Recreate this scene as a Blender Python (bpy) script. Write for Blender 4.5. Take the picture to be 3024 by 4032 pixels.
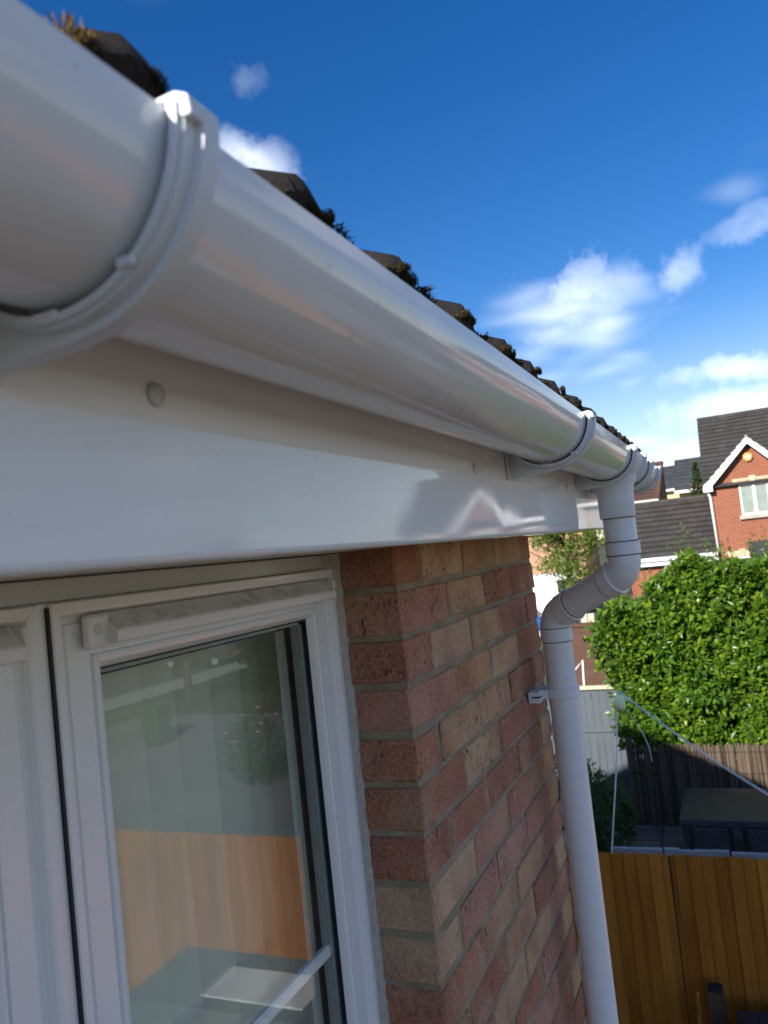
import bpy, bmesh, math, random
from mathutils import Vector, Matrix, noise as mnoise

# ---------------------------------------------------------------- camera / world / sun
for o in list(bpy.data.objects): bpy.data.objects.remove(o)
SC = bpy.context.scene
COL = SC.collection
rnd = random.Random(11)
RAD = math.radians

# camera solved from the brick courses, the fascia and the gutter (metres; wall corner at x=0,y=0; x along the eaves, y into the house)
FPX, IW, IH = 3120.83, 3024.0, 4032.0
RIGHT = Vector((0.3997, -0.9101, -0.1091)).normalized()
FWD = Vector((0.9166, 0.3958, 0.0569)); FWD = (FWD - RIGHT*FWD.dot(RIGHT)).normalized()
UP = RIGHT.cross(FWD).normalized()
CAM = Vector((-1.1236, -0.4758, -0.0259))
cam_d = bpy.data.cameras.new("camera"); cam = bpy.data.objects.new("camera", cam_d); COL.objects.link(cam)
m3 = Matrix((RIGHT, UP, -FWD)).transposed()
cam.matrix_world = Matrix.Translation(CAM) @ m3.to_4x4()
cam_d.sensor_fit = 'HORIZONTAL'; cam_d.sensor_width = 36.0; cam_d.lens = 36.0*FPX/IW
cam_d.clip_start = 0.02; cam_d.clip_end = 2000
cam_d.dof.use_dof = True; cam_d.dof.focus_distance = 1.15; cam_d.dof.aperture_fstop = 15
SC.camera = cam

def ray(px, py):
    return FWD + RIGHT*((px-IW/2)/FPX) - UP*((py-IH/2)/FPX)
def hit(px, py, axis, val):
    v = ray(px, py); t = (val-CAM[axis])/v[axis]
    return CAM + v*t

SUN_EL, SUN_AZ = RAD(28), RAD(-70)      # azimuth from +y towards +x: the sun stands behind this house, to the left
EXPOSURE = 1.53
SC.render.engine = 'CYCLES'
SC.cycles.max_bounces = 7; SC.cycles.diffuse_bounces = 3; SC.cycles.glossy_bounces = 4; SC.cycles.transmission_bounces = 4; SC.cycles.transparent_max_bounces = 12
SC.cycles.caustics_reflective = False; SC.cycles.caustics_refractive = False
SC.view_settings.view_transform = 'Standard'; SC.view_settings.look = 'None'
SC.view_settings.gamma = 1.0; SC.view_settings.use_curve_mapping = False
SC.view_settings.exposure = EXPOSURE

W = bpy.data.worlds.new("World"); SC.world = W; W.use_nodes = True
wt = W.node_tree; wt.nodes.clear()
def wn(t, **k):
    n = wt.nodes.new(t)
    for a, b in k.items(): setattr(n, a, b)
    return n
def wl(a, b): wt.links.new(a, b)
def wmath(op, a, b=None, c=None, clamp=False):
    n = wn('ShaderNodeMath', operation=op, use_clamp=clamp)
    for i, v in enumerate((a, b, c)):
        if v is None: continue
        if isinstance(v, (int, float)): n.inputs[i].default_value = v
        else: wl(v, n.inputs[i])
    return n.outputs[0]
def wdot(v, c):
    n = wn('ShaderNodeVectorMath', operation='DOT_PRODUCT'); wl(v, n.inputs[0]); n.inputs[1].default_value = c
    return n.outputs['Value']
def wmapr(v, a, b, lo=0.0, hi=1.0, t='SMOOTHSTEP'):
    n = wn('ShaderNodeMapRange', interpolation_type=t); wl(v, n.inputs[0])
    for i, x in enumerate((a, b, lo, hi)): n.inputs[i+1].default_value = x
    return n.outputs[0]
sky = wn('ShaderNodeTexSky', sky_type='NISHITA'); sky.sun_disc = False
sky.sun_elevation = SUN_EL; sky.sun_rotation = SUN_AZ
sky.altitude = 0; sky.air_density = 1.0; sky.dust_density = 0.15; sky.ozone_density = 3.0
hs = wn('ShaderNodeHueSaturation'); hs.inputs['Saturation'].default_value = 1.36; hs.inputs['Value'].default_value = 0.68
hs.inputs['Hue'].default_value = 0.511
wl(sky.outputs[0], hs.inputs['Color'])
geo = wn('ShaderNodeTexCoord'); D = geo.outputs['Generated']
# scattered fair-weather cloud over the whole sky: noise on a flat cloud layer, thickened at the horizon as added fill light on upright faces
sep = wn('ShaderNodeSeparateXYZ'); wl(D, sep.inputs[0])
wl(wmapr(sep.outputs[2], 0.0, .30, 0.75, 1.36), hs.inputs['Saturation']); wl(wmapr(sep.outputs[2], 0.0, .25, .505, .511), hs.inputs['Hue'])
zc = wmath('MAXIMUM', sep.outputs[2], 0.03)
zc2 = wmath('ADD', zc, 0.12)
pv = wn('ShaderNodeCombineXYZ')
wl(wmath('DIVIDE', sep.outputs[0], zc2), pv.inputs[0]); wl(wmath('DIVIDE', sep.outputs[1], zc2), pv.inputs[1])
nz = wn('ShaderNodeTexNoise'); nz.inputs['Scale'].default_value = 0.9; nz.inputs['Detail'].default_value = 3; nz.inputs['Roughness'].default_value = 0.55
mp = wn('ShaderNodeMapping'); mp.inputs['Location'].default_value = (33.45, 1.7, 0.0); wl(pv.outputs[0], mp.inputs[0]); wl(mp.outputs[0], nz.inputs['Vector'])
layer = wmath('MULTIPLY', wmath('MULTIPLY', wmapr(wmath('ADD', nz.outputs[0], wmapr(sep.outputs[2], .0, .38, .07, 0.)), 0.53, 0.74), 0.80), wmapr(sep.outputs[2], -.01, .02))
# detail noise that frays the single clouds
n2 = wn('ShaderNodeTexNoise'); n2.inputs['Scale'].default_value = 13; n2.inputs['Detail'].default_value = 4.5; n2.inputs['Roughness'].default_value = 0.66
wl(D, n2.inputs['Vector'])
nn = wmath('MULTIPLY', wmath('SUBTRACT', n2.outputs[0], 0.5), 4.4)
puff = wmapr(n2.outputs[0], .36, .62, .45, 1.25, 'LINEAR')
def cloud(px, py, rx, ry, dens, rot=0.0, fray=1.0):
    c = ray(px, py).normalized()
    u = (RIGHT*math.cos(rot) + UP*math.sin(rot)); u = (u - c*u.dot(c)).normalized(); v = c.cross(u)
    a = wmath('DIVIDE', wdot(D, u), rx/FPX); b = wmath('DIVIDE', wdot(D, v), ry/FPX)
    r = wmath('SQRT', wmath('ADD', wmath('MULTIPLY', a, a), wmath('MULTIPLY', b, b)))
    r = wmath('ADD', r, wmath('MULTIPLY', nn, fray))
    m = wmapr(r, 0.30, 1.25, 1.0, 0.0)
    f = wmapr(wdot(D, c), 0.6, 0.7)
    return wmath('MULTIPLY', wmath('MULTIPLY', m, f), wmath('MULTIPLY', puff, dens))
clouds = [layer]
for args in [(2275, 1180, 215, 145, .46, .1, .8), (2190, 1310, 140, 65, .32, .2, .8),
             (2675, 1075, 90, 70, .32, .6, .9), (2960, 880, 120, 60, .22, .5, 1.0), (985, 650, 190, 105, .55, -.45, .5), (965, 320, 60, 50, .09, .4, 1.1),
             (2900, 1450, 200, 55, .5, .1, .8), (2970, 1600, 260, 80, .6, .1, .7),
             (2700, 1815, 240, 32, .85, .12, .6)]:
    clouds.append(cloud(*args))
tot = clouds[0]
for c in clouds[1:]: tot = wmath('MAXIMUM', tot, c)
tot = wmath('MINIMUM', tot, 1.0)
mixc = wn('ShaderNodeMix', data_type='RGBA'); wl(tot, mixc.inputs['Factor']); wl(hs.outputs[0], mixc.inputs['A'])
mixc.inputs['B'].default_value = (7.6, 8.1, 8.8, 1)
bg = wn('ShaderNodeBackground'); bg.inputs['Strength'].default_value = 0.075
wl(mixc.outputs['Result'], bg.inputs[0])
wo = wn('ShaderNodeOutputWorld'); wl(bg.outputs[0], wo.inputs[0])

sd = bpy.data.lights.new("sun", 'SUN'); sd.energy = 3.4; sd.angle = RAD(0.53); sd.color = (1.0, 0.95, 0.87)
so = bpy.data.objects.new("sun", sd); COL.objects.link(so)
sdir = Vector((math.sin(SUN_AZ)*math.cos(SUN_EL), math.cos(SUN_AZ)*math.cos(SUN_EL), math.sin(SUN_EL)))
so.rotation_euler = sdir.to_track_quat('Z', 'Y').to_euler(); so.location = (0, 0, 30)

# ---------------------------------------------------------------- helpers
WPOS = {}
class MB:
    def __init__(s): s.v = []; s.f = []
    def add(s, vs, fs):
        b = len(s.v); s.v += [tuple(v) for v in vs]; s.f += [tuple(b+i for i in f) for f in fs]; return s
    def box(s, x0, x1, y0, y1, z0, z1):
        return s.add([(x0,y0,z0),(x1,y0,z0),(x1,y1,z0),(x0,y1,z0),(x0,y0,z1),(x1,y0,z1),(x1,y1,z1),(x0,y1,z1)],
                     [(3,2,1,0),(4,5,6,7),(0,1,5,4),(1,2,6,5),(2,3,7,6),(3,0,4,7)])
    def prism(s, pts, axis, a, b):
        # extrude a closed 2-D outline (counter order free) along an axis
        n = len(pts)
        def P(p, t):
            if axis == 0: return (t, p[0], p[1])
            if axis == 1: return (p[0], t, p[1])
            return (p[0], p[1], t)
        vs = [P(p, a) for p in pts] + [P(p, b) for p in pts]
        fs = [(i, (i+1) % n, n+(i+1) % n, n+i) for i in range(n)]
        fs += [tuple(reversed(range(n))), tuple(range(n, 2*n))]
        return s.add(vs, fs)
    def strip(s, pts, axis, a, b, segs=1):
        # open profile swept along an axis
        n = len(pts); vs = []; fs = []
        for k in range(segs+1):
            t = a+(b-a)*k/segs
            for p in pts: vs.append((t, p[0], p[1]) if axis == 0 else ((p[0], t, p[1]) if axis == 1 else (p[0], p[1], t)))
        for k in range(segs):
            for i in range(n-1): fs.append((k*n+i, k*n+i+1, (k+1)*n+i+1, (k+1)*n+i))
        return s.add(vs, fs)
    def tube(s, path, rad, n=16, cap=True, sx=1.0):
        path = [Vector(p) for p in path]
        if not isinstance(rad, (list, tuple)): rad = [rad]*len(path)
        t0 = (path[1]-path[0]).normalized()
        up = Vector((0,0,1)) if abs(t0.z) < .9 else Vector((1,0,0))
        u = t0.cross(up).normalized(); rings = []; vs = []
        for i, p in enumerate(path):
            t = (path[min(i+1, len(path)-1)]-path[max(i-1, 0)])
            t = t.normalized() if t.length > 1e-9 else t0
            u = (u - t*u.dot(t)).normalized(); w = t.cross(u)
            for k in range(n):
                a = 2*math.pi*k/n; vs.append(p + (u*math.cos(a)+w*math.sin(a))*rad[i])
        fs = []
        for i in range(len(path)-1):
            for k in range(n): fs.append((i*n+k, i*n+(k+1) % n, (i+1)*n+(k+1) % n, (i+1)*n+k))
        if cap:
            fs.append(tuple(reversed(range(n)))); fs.append(tuple((len(path)-1)*n+k for k in range(n)))
        return s.add(vs, fs)
    def lathe(s, c, axis, prof, n=24):
        # prof: list of (offset along axis, radius)
        vs = []; fs = []
        for t, r in prof:
            for k in range(n):
                a = 2*math.pi*k/n; p = [0, 0, 0]
                p[axis] = c[axis]+t; p[(axis+1) % 3] = c[(axis+1) % 3]+r*math.cos(a); p[(axis+2) % 3] = c[(axis+2) % 3]+r*math.sin(a)
                vs.append(tuple(p))
        m = len(prof)
        for i in range(m-1):
            for k in range(n): fs.append((i*n+k, i*n+(k+1) % n, (i+1)*n+(k+1) % n, (i+1)*n+k))
        fs.append(tuple(reversed(range(n)))); fs.append(tuple((m-1)*n+k for k in range(n)))
        return s.add(vs, fs)
    def mesh(s, name, bevel=0.0, seg=1, smooth=False, fix=True):
        me = bpy.data.meshes.new(name); me.from_pydata(s.v, [], s.f)
        if bevel or fix:
            bm = bmesh.new(); bm.from_mesh(me)
            if fix: bmesh.ops.recalc_face_normals(bm, faces=bm.faces)
            if bevel: bmesh.ops.bevel(bm, geom=bm.edges[:], offset=bevel, segments=seg, affect='EDGES', profile=.5, clamp_overlap=True)
            bm.to_mesh(me); bm.free()
        if smooth: me.shade_smooth()
        me.update(); return me
    def build(s, name, mat, parent=None, bevel=0.0, seg=1, smooth=False, at=None, angle=None, fix=True):
        return obj(name, s.mesh(name, bevel, seg, smooth, fix), mat, parent, at, angle)
def obj(name, me, mat, parent=None, at=None, angle=None):
    if mat is not None and len(me.materials) == 0: me.materials.append(mat)
    o = bpy.data.objects.new(name, me); COL.objects.link(o)
    w = Vector(at) if at is not None else Vector((0,0,0))
    WPOS[o] = w
    if parent is not None: o.parent = parent; o.location = w-WPOS[parent]
    else: o.location = w
    if angle is not None:
        try: me.set_sharp_from_angle(angle=RAD(angle))
        except Exception: pass
    return o
def thing(name, label, cat, at=(0,0,0), group=None):
    o = bpy.data.objects.new(name, None); COL.objects.link(o); o.location = at; WPOS[o] = Vector(at)
    o.empty_display_size = .1
    o['label'] = label; o['category'] = cat
    if group: o['group'] = group
    return o
def part(name, parent, at=None):
    o = bpy.data.objects.new(name, None); COL.objects.link(o); w = Vector(at) if at is not None else Vector((0,0,0))
    WPOS[o] = w; o.parent = parent; o.location = w-WPOS[parent]; o.empty_display_size = .05
    return o
def tag(o, label, cat, group=None):
    o['label'] = label; o['category'] = cat
    if group: o['group'] = group
    return o
def struct(o): o['kind'] = 'structure'; return o
def stuff(o): o['kind'] = 'stuff'; return o

# ---------------------------------------------------------------- materials
class NT:
    def __init__(s, name):
        s.m = bpy.data.materials.new(name); s.m.use_nodes = True; s.t = s.m.node_tree; s.t.nodes.clear()
        s.out = s.t.nodes.new('ShaderNodeOutputMaterial')
    def n(s, t, ins=None, **k):
        x = s.t.nodes.new(t)
        for a, b in k.items(): setattr(x, a, b)
        if ins:
            for a, b in ins.items(): s.put(x.inputs[a], b)
        return x
    def put(s, sock, v):
        if hasattr(v, 'is_output') or isinstance(v, bpy.types.NodeSocket): s.t.links.new(v, sock)
        else: sock.default_value = v
    def math(s, op, a, b=None, clamp=False):
        x = s.n('ShaderNodeMath', operation=op, use_clamp=clamp); s.put(x.inputs[0], a)
        if b is not None: s.put(x.inputs[1], b)
        return x.outputs[0]
    def mapr(s, v, a, b, lo=0., hi=1.):
        x = s.n('ShaderNodeMapRange', {0: v, 1: a, 2: b, 3: lo, 4: hi}); return x.outputs[0]
    def mix(s, f, a, b, blend='MIX'):
        x = s.n('ShaderNodeMix', data_type='RGBA', blend_type=blend); s.put(x.inputs['Factor'], f); s.put(x.inputs['A'], a); s.put(x.inputs['B'], b)
        return x.outputs['Result']
    def coords(s, scale=(1,1,1), world=False, random=True):
        if world: v = s.n('ShaderNodeNewGeometry').outputs['Position']
        else: v = s.n('ShaderNodeTexCoord').outputs['Object']
        mp = s.n('ShaderNodeMapping', {'Vector': v, 'Scale': scale})
        if not random or world: return mp.outputs[0]
        r = s.n('ShaderNodeObjectInfo').outputs['Random']
        a = s.n('ShaderNodeVectorMath', {0: mp.outputs[0], 1: s.n('ShaderNodeCombineXYZ', {0: s.math('MULTIPLY', r, 37.), 1: s.math('MULTIPLY', r, 91.), 2: s.math('MULTIPLY', r, 53.)}).outputs[0]}, operation='ADD')
        return a.outputs[0]
    def noise(s, vec, scale, detail=4., rough=.55):
        return s.n('ShaderNodeTexNoise', {'Vector': vec, 'Scale': scale, 'Detail': detail, 'Roughness': rough}).outputs[0]
    def ramp(s, f, stops, interp='LINEAR'):
        x = s.n('ShaderNodeValToRGB', {0: f}); cr = x.color_ramp; cr.interpolation = interp
        while len(cr.elements) < len(stops): cr.elements.new(.5)
        for e, (p, c) in zip(cr.elements, stops): e.position = p; e.color = (*c, 1) if len(c) == 3 else c
        return x.outputs[0]
    def bump(s, h, strength, dist, normal=None):
        ins = {'Height': h, 'Strength': strength, 'Distance': dist}
        if normal is not None: ins['Normal'] = normal
        return s.n('ShaderNodeBump', ins).outputs[0]
    def done(s, color, rough=.6, normal=None, spec=.5, **extra):
        p = s.n('ShaderNodeBsdfPrincipled', {'Base Color': color if not isinstance(color, tuple) or len(color) == 4 else (*color, 1), 'Roughness': rough, 'Specular IOR Level': spec})
        if normal is not None: s.put(p.inputs['Normal'], normal)
        for a, b in extra.items(): s.put(p.inputs[a], b)
        s.t.links.new(p.outputs[0], s.out.inputs[0]); return s.m

def c3(r, g, b): return (r, g, b, 1.0)
def rough_mat(name, col, rough=.8, var=.25, scale=6., bump=.3, bscale=40., dist=.003, rand=.15, spec=.3, world=False):
    t = NT(name); v = t.coords(world=world)
    n = t.noise(v, scale, 5); b = t.noise(v, bscale, 4)
    k = t.math('ADD', t.mapr(n, .3, .7, 1-var, 1+var), t.math('MULTIPLY', t.math('SUBTRACT', t.n('ShaderNodeObjectInfo').outputs['Random'], .5), rand*2))
    colr = t.n('ShaderNodeVectorMath', {0: col[:3], 3: k} if False else {0: col[:3]}, operation='SCALE'); t.put(colr.inputs['Scale'], k)
    return t.done(colr.outputs[0], rough, t.bump(b, bump, dist), spec)

def m_upvc(name, col=(.80,.80,.80), rough=.10, wob=.05, dirt=.06, spec=.5):
    t = NT(name); v = t.coords(world=True)
    lo = t.noise(v, 5.5, 2); sp = t.noise(v, 55., 4, .7); st = t.noise(v, 9., 5, .6)
    d = t.math('ADD', t.mapr(st, .35, .75, 0, dirt), t.mapr(sp, .63, .72, 0, dirt*2.2))
    cc = t.mix(d, c3(*col), c3(.30,.27,.22))
    rr = t.mapr(st, .3, .8, rough*.8, rough*1.9)
    return t.done(cc, rr, t.bump(lo, wob, .02), spec, **{'IOR': 1.52})
M_FASCIA = m_upvc('upvc_fascia', (.85,.85,.85), .05, .025, .08, .25)
M_GUTTER = m_upvc('upvc_gutter', (.82,.83,.84), .085, .04, .15, .30)
M_BRACKET = m_upvc('upvc_bracket', (.72,.74,.76), .42, .02, .10, .35)
M_PIPE = m_upvc('upvc_pipe', (.82,.84,.86), .28, .02, .04)
M_SOFFIT = m_upvc('upvc_soffit_bounce', (.72,.63,.51), .35, .03, .1)  # tan tint puts the warm bounce under the eaves into the colour
M_FRAME = m_upvc('upvc_window', (.82,.82,.82), .20, .015, .02)
def m_vent():
    t = NT('upvc_dirty_vent'); v = t.coords(world=True)
    g = t.noise(v, 60., 6, .7); g2 = t.noise(t.coords((40,40,40), world=True), 1., 4)
    nz = t.n('ShaderNodeSeparateXYZ', {0: t.n('ShaderNodeNewGeometry').outputs['Normal']}).outputs[2]
    up = t.mapr(nz, .2, .6)
    d = t.math('MULTIPLY', up, t.math('ADD', .10, t.mapr(t.math('ADD', t.math('MULTIPLY', g, .5), t.math('MULTIPLY', g2, .5)), .46, .64, 0, .42)))
    return t.done(t.mix(d, c3(.78,.78,.77), c3(.10,.09,.07)), .35)
M_VENT = m_vent()
M_WHITE = rough_mat('white_paint', (.78,.78,.77), .4, .05, 3., .05, 60., .001, .03, .4)
M_BLACK = rough_mat('black_rubber', (.012,.012,.014), .5, .1, 5., .05, 60., .001, .0)
M_DARK = rough_mat('dark_slot', (.02,.018,.016), .8)
M_SILICONE = rough_mat('sealant', (.62,.59,.53), .75, .14, 70., .9, 140., .004, .0)
M_SPACER = rough_mat('spacer_alu', (.36,.38,.37), .45, .12, 90., .2, 300., .001, .0)
M_CAP = m_upvc('upvc_cap', (.62,.60,.58), .3, .02, .05)
M_FELT = rough_mat('roof_felt', (.03,.028,.026), .9)
M_GOLDMOSS = rough_mat('golden_moss', (.22,.13,.03), .9, .4, 40.)
M_JOINT = rough_mat('joint_dark', (.10,.09,.075), .9)  # dark tone for the rings at the pipe joints
M_CABLE = rough_mat('white_cable', (.75,.75,.73), .4, .1)

def m_brick():
    t = NT('clay_brick'); ob = t.coords(); r = t.n('ShaderNodeObjectInfo').outputs['Random']
    base = t.ramp(r, [(0., (.60,.37,.205)), (.12, (.47,.175,.10)), (.24, (.64,.42,.24)), (.36, (.55,.255,.19)), (.47, (.38,.13,.075)), (.58, (.62,.33,.15)), (.68, (.50,.20,.14)), (.79, (.66,.45,.275)), (.90, (.42,.145,.085))], 'CONSTANT')
    r2 = t.math('FRACT', t.math('MULTIPLY', r, 17.31)); r3 = t.math('FRACT', t.math('MULTIPLY', r, 71.7))
    big = t.noise(ob, 7., 3); fine = t.noise(ob, 190., 5, .7); mid = t.noise(ob, 45., 5, .65)
    c = t.mix(t.mapr(big, .4, .66, 0, .6), base, c3(.27,.08,.048))
    c = t.mix(t.mapr(t.noise(ob, 11., 3), .5, .72, 0, .55), c, c3(.54,.36,.22))
    c = t.mix(t.mapr(fine, .35, .65), t.mix(.32, c, c3(.06,.035,.03)), t.mix(.26, c, c3(.80,.60,.44)))
    # elongated dark iron flecks, on some bricks more than on others
    fl = t.noise(t.coords((170, 170, 80)), 1., 2, .5)
    thr = t.mapr(t.math('MULTIPLY', r2, r2), 0, 1, .68, .565)
    patch = t.mapr(t.noise(ob, 14., 2), .40, .56)
    f = t.math('MULTIPLY', t.math('MULTIPLY', t.math('SUBTRACT', fl, thr), 14., True), patch, True)
    c = t.mix(t.math('MULTIPLY', f, .8), c, c3(.06,.05,.06))
    c = t.mix(t.math('MULTIPLY', t.mapr(t.noise(ob, 22., 5, .7), .60, .72), t.math('MULTIPLY', r3, .5)), c, c3(.50,.44,.36))
    h = t.math('ADD', t.math('MULTIPLY', fine, .6), t.math('ADD', t.math('MULTIPLY', mid, .8), t.math('MULTIPLY', f, -.5)))
    return t.done(c, .92, t.bump(h, .5, .003), .08)
M_BRICK = m_brick()
def m_mortar():
    t = NT('mortar'); v = t.coords(world=True)
    a = t.noise(v, 14., 5); b = t.noise(v, 160., 5, .7)
    c = t.mix(t.mapr(a, .35, .7), c3(.27,.23,.155), c3(.42,.37,.265))
    c = t.mix(t.mapr(b, .45, .7, 0, .35), c, c3(.16,.14,.10))
    return t.done(c, .92, t.bump(t.math('ADD', b, a), .5, .003), .08)
M_MORTAR = m_mortar()
def m_brickwall(name, axis, c1, c2, mort, msize=.010):
    t = NT(name); p = t.n('ShaderNodeSeparateXYZ', {0: t.n('ShaderNodeNewGeometry').outputs['Position']})
    v = t.n('ShaderNodeCombineXYZ', {0: p.outputs[axis], 1: p.outputs[2]}).outputs[0]
    b = t.n('ShaderNodeTexBrick', {'Vector': v, 'Color1': c3(*c1), 'Color2': c3(*c2), 'Mortar': c3(*mort), 'Scale': 1.0, 'Mortar Size': msize, 'Mortar Smooth': .2, 'Bias': 0., 'Brick Width': .225, 'Row Height': .075})
    n = t.noise(t.n('ShaderNodeNewGeometry').outputs['Position'], 1.3, 4)
    c = t.mix(t.mapr(n, .35, .7, 0, .3), b.outputs[0], c3(*[x*.75 for x in c1]))
    return t.done(c, .9, t.bump(t.math('MULTIPLY', b.outputs[1], -1.), .5, .01), .2)
M_FARBRICK = m_brickwall('far_red_brick', 1, (.25,.080,.044), (.205,.063,.035), (.27,.155,.105))
M_FARBRICK_X = m_brickwall('far_red_brick_side', 0, (.235,.070,.040), (.19,.055,.032), (.25,.145,.10))
M_BROWNBRICK = m_brickwall('brown_brick', 1, (.105,.050,.034), (.085,.042,.030), (.075,.058,.045))
M_OWNBRICK_X = m_brickwall('own_brick_x', 0, (.36,.19,.13), (.30,.14,.10), (.33,.30,.24))
M_OWNBRICK_Y = m_brickwall('own_brick_y', 1, (.36,.19,.13), (.30,.14,.10), (.33,.30,.24))

def m_tile():
    t = NT('concrete_tile'); v = t.coords(); r = t.n('ShaderNodeObjectInfo').outputs['Random']
    a = t.noise(v, 12., 5); b = t.noise(v, 120., 6, .7); m = t.noise(v, 26., 5, .6)
    c = t.mix(t.mapr(a, .35, .7), c3(.020,.016,.013), c3(.038,.030,.025))
    c = t.mix(t.mapr(b, .45, .65, 0, .6), c, c3(.022,.018,.015))
    c = t.mix(t.mapr(m, .60, .70, 0, .7), c, c3(.020,.017,.010))
    c = t.mix(t.mapr(t.noise(v, 60., 4), .66, .72, 0, .5), c, c3(.08,.07,.055))
    return t.done(c, .92, t.bump(t.math('ADD', b, t.math('MULTIPLY', m, 1.2)), .8, .006), .2)
M_TILE = m_tile()
def m_moss():
    t = NT('dark_moss'); r = t.n('ShaderNodeNewGeometry').outputs['Random Per Island']
    c = t.ramp(r, [(0., (.016,.012,.007)), (.55, (.030,.022,.011)), (.8, (.060,.040,.016)), (.93, (.05,.055,.015)), (1., (.13,.085,.03))])
    return t.done(c, .95, None, .15)
M_MOSS = m_moss()
def m_roofcourse(name, c1, c2, w=.33, axis=1):
    t = NT(name); p = t.n('ShaderNodeSeparateXYZ', {0: t.n('ShaderNodeNewGeometry').outputs['Position']})
    u = t.math('DIVIDE', p.outputs[axis], w)
    off = t.math('MULTIPLY', t.n('ShaderNodeObjectInfo').outputs['Random'], 9.)
    cell = t.math('FLOOR', t.math('ADD', u, off))
    wn_ = t.n('ShaderNodeTexWhiteNoise', {'W': t.math('ADD', cell, t.math('MULTIPLY', off, 31.))}, noise_dimensions='1D').outputs[0]
    fr = t.math('FRACT', t.math('ADD', u, off))
    joint = t.math('LESS_THAN', fr, .045)
    n = t.noise(t.n('ShaderNodeNewGeometry').outputs['Position'], 3., 5)
    f = t.math('ADD', t.math('MULTIPLY', wn_, .55), t.math('MULTIPLY', n, .45))
    c = t.mix(f, c3(*c1), c3(*c2)); c = t.mix(t.math('MULTIPLY', joint, .6), c, c3(.01,.01,.01))
    return t.done(c, .85, t.bump(t.noise(t.n('ShaderNodeNewGeometry').outputs['Position'], 25., 4), .4, .01), .25)
M_ROOF_GREY = m_roofcourse('grey_tiles', (.030,.027,.026), (.062,.055,.052))
M_ROOF_SLATE = m_roofcourse('slate_tiles', (.028,.030,.035), (.055,.058,.066))
M_ROOF_BROWN = m_roofcourse('brown_tiles', (.060,.032,.024), (.105,.058,.044))

def m_leaf(name, dark, light, young, gloss=.35, trans=.35):
    t = NT(name); r = t.n('ShaderNodeNewGeometry').outputs['Random Per Island']
    n = t.noise(t.n('ShaderNodeNewGeometry').outputs['Position'], 2.2, 3)
    f = t.math('ADD', t.math('MULTIPLY', r, .7), t.math('MULTIPLY', t.math('SUBTRACT', n, .5), .9), True)
    c = t.ramp(f, [(0., dark), (.55, light), (.9, young), (1., young)])
    d = t.n('ShaderNodeBsdfPrincipled', {'Base Color': c, 'Roughness': gloss, 'Specular IOR Level': .45})
    tr = t.n('ShaderNodeBsdfTranslucent', {'Color': t.mix(.4, c, c3(.30,.42,.02))})
    mx = t.n('ShaderNodeMixShader', {0: trans, 1: d.outputs[0], 2: tr.outputs[0]})
    t.t.links.new(mx.outputs[0], t.out.inputs[0]); return t.m
M_LAUREL = m_leaf('laurel_leaf', (.030,.085,.008), (.095,.19,.014), (.25,.345,.025), .34, .40)
M_BUSH = m_leaf('bush_leaf', (.018,.055,.012), (.045,.115,.018), (.10,.18,.02), .45, .3)
M_TREE = m_leaf('tree_leaf', (.06,.105,.018), (.14,.21,.03), (.26,.30,.05), .55, .4)
M_CONIFER = m_leaf('conifer_leaf', (.020,.042,.012), (.040,.075,.018), (.07,.11,.02), .6, .2)
M_BARK = rough_mat('bark', (.09,.065,.045), .9, .4, 20., .8, 60., .01)
M_STEM = rough_mat('green_stem', (.10,.11,.035), .8)

def m_wood(name, c1, c2, scale=(3,40,2), rand=.25):
    t = NT(name); v = t.coords(scale); r = t.n('ShaderNodeObjectInfo').outputs['Random']
    g = t.noise(v, 1.2, 6, .6); big = t.noise(t.coords((2.2,2.2,1.4)), 1., 3)
    f = t.math('ADD', t.math('MULTIPLY', g, .6), t.math('ADD', t.math('MULTIPLY', big, .45), t.math('MULTIPLY', t.math('SUBTRACT', r, .5), rand)), True)
    c = t.mix(t.mapr(f, .32, .75), c3(*c1), c3(*c2))
    kn = t.noise(t.coords((9, 9, 5)), 1., 1); c = t.mix(t.mapr(kn, .76, .80, 0, .8), c, c3(*[x*.2 for x in c1]))
    return t.done(c, .75, t.bump(g, .35, .004), .25)
M_FENCE = m_wood('orange_stained_wood', (.32,.098,.009), (.57,.218,.026), (22, 22, 1.1), .28)
M_GREYWOOD = m_wood('grey_painted_wood', (.065,.080,.095), (.095,.112,.13), (8, 8, .8), .1)
M_CAPWOOD = m_wood('pale_timber', (.40,.33,.24), (.55,.47,.36), (1, 8, 8), .1)
M_OLDWOOD = m_wood('old_timber', (.055,.035,.022), (.13,.08,.045), (8, 8, 1), .3)
M_REED = NT('reed')
_r = M_REED.n('ShaderNodeNewGeometry').outputs['Random Per Island']
M_REED = M_REED.done(M_REED.ramp(_r, [(0., (.05,.034,.024)), (.4, (.10,.07,.05)), (.8, (.16,.12,.085)), (1., (.07,.05,.034))]), .8, None, .2)
def m_rattan():
    t = NT('rattan'); p = t.n('ShaderNodeTexCoord').outputs['Object']
    s = t.n('ShaderNodeSeparateXYZ', {0: p})
    u = t.math('SINE', t.math('MULTIPLY', t.math('ADD', s.outputs[1], s.outputs[0]), 2*math.pi/.052)); w = t.math('SINE', t.math('MULTIPLY', s.outputs[2], 2*math.pi/.044))
    h = t.math('MULTIPLY', u, w)
    c = t.mix(t.mapr(h, -.5, .8), c3(.014,.013,.014), c3(.12,.11,.105))
    return t.done(c, .5, t.bump(h, .9, .006), .4)
M_RATTAN = m_rattan()
M_TABLETOP = rough_mat('table_top', (.055,.050,.042), .45, .35, 5., .2, 60., .002, .0, .4)
M_PAVE = rough_mat('grey_slab', (.075,.075,.08), .85, .3, 3., .4, 50., .004, .3)
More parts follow.
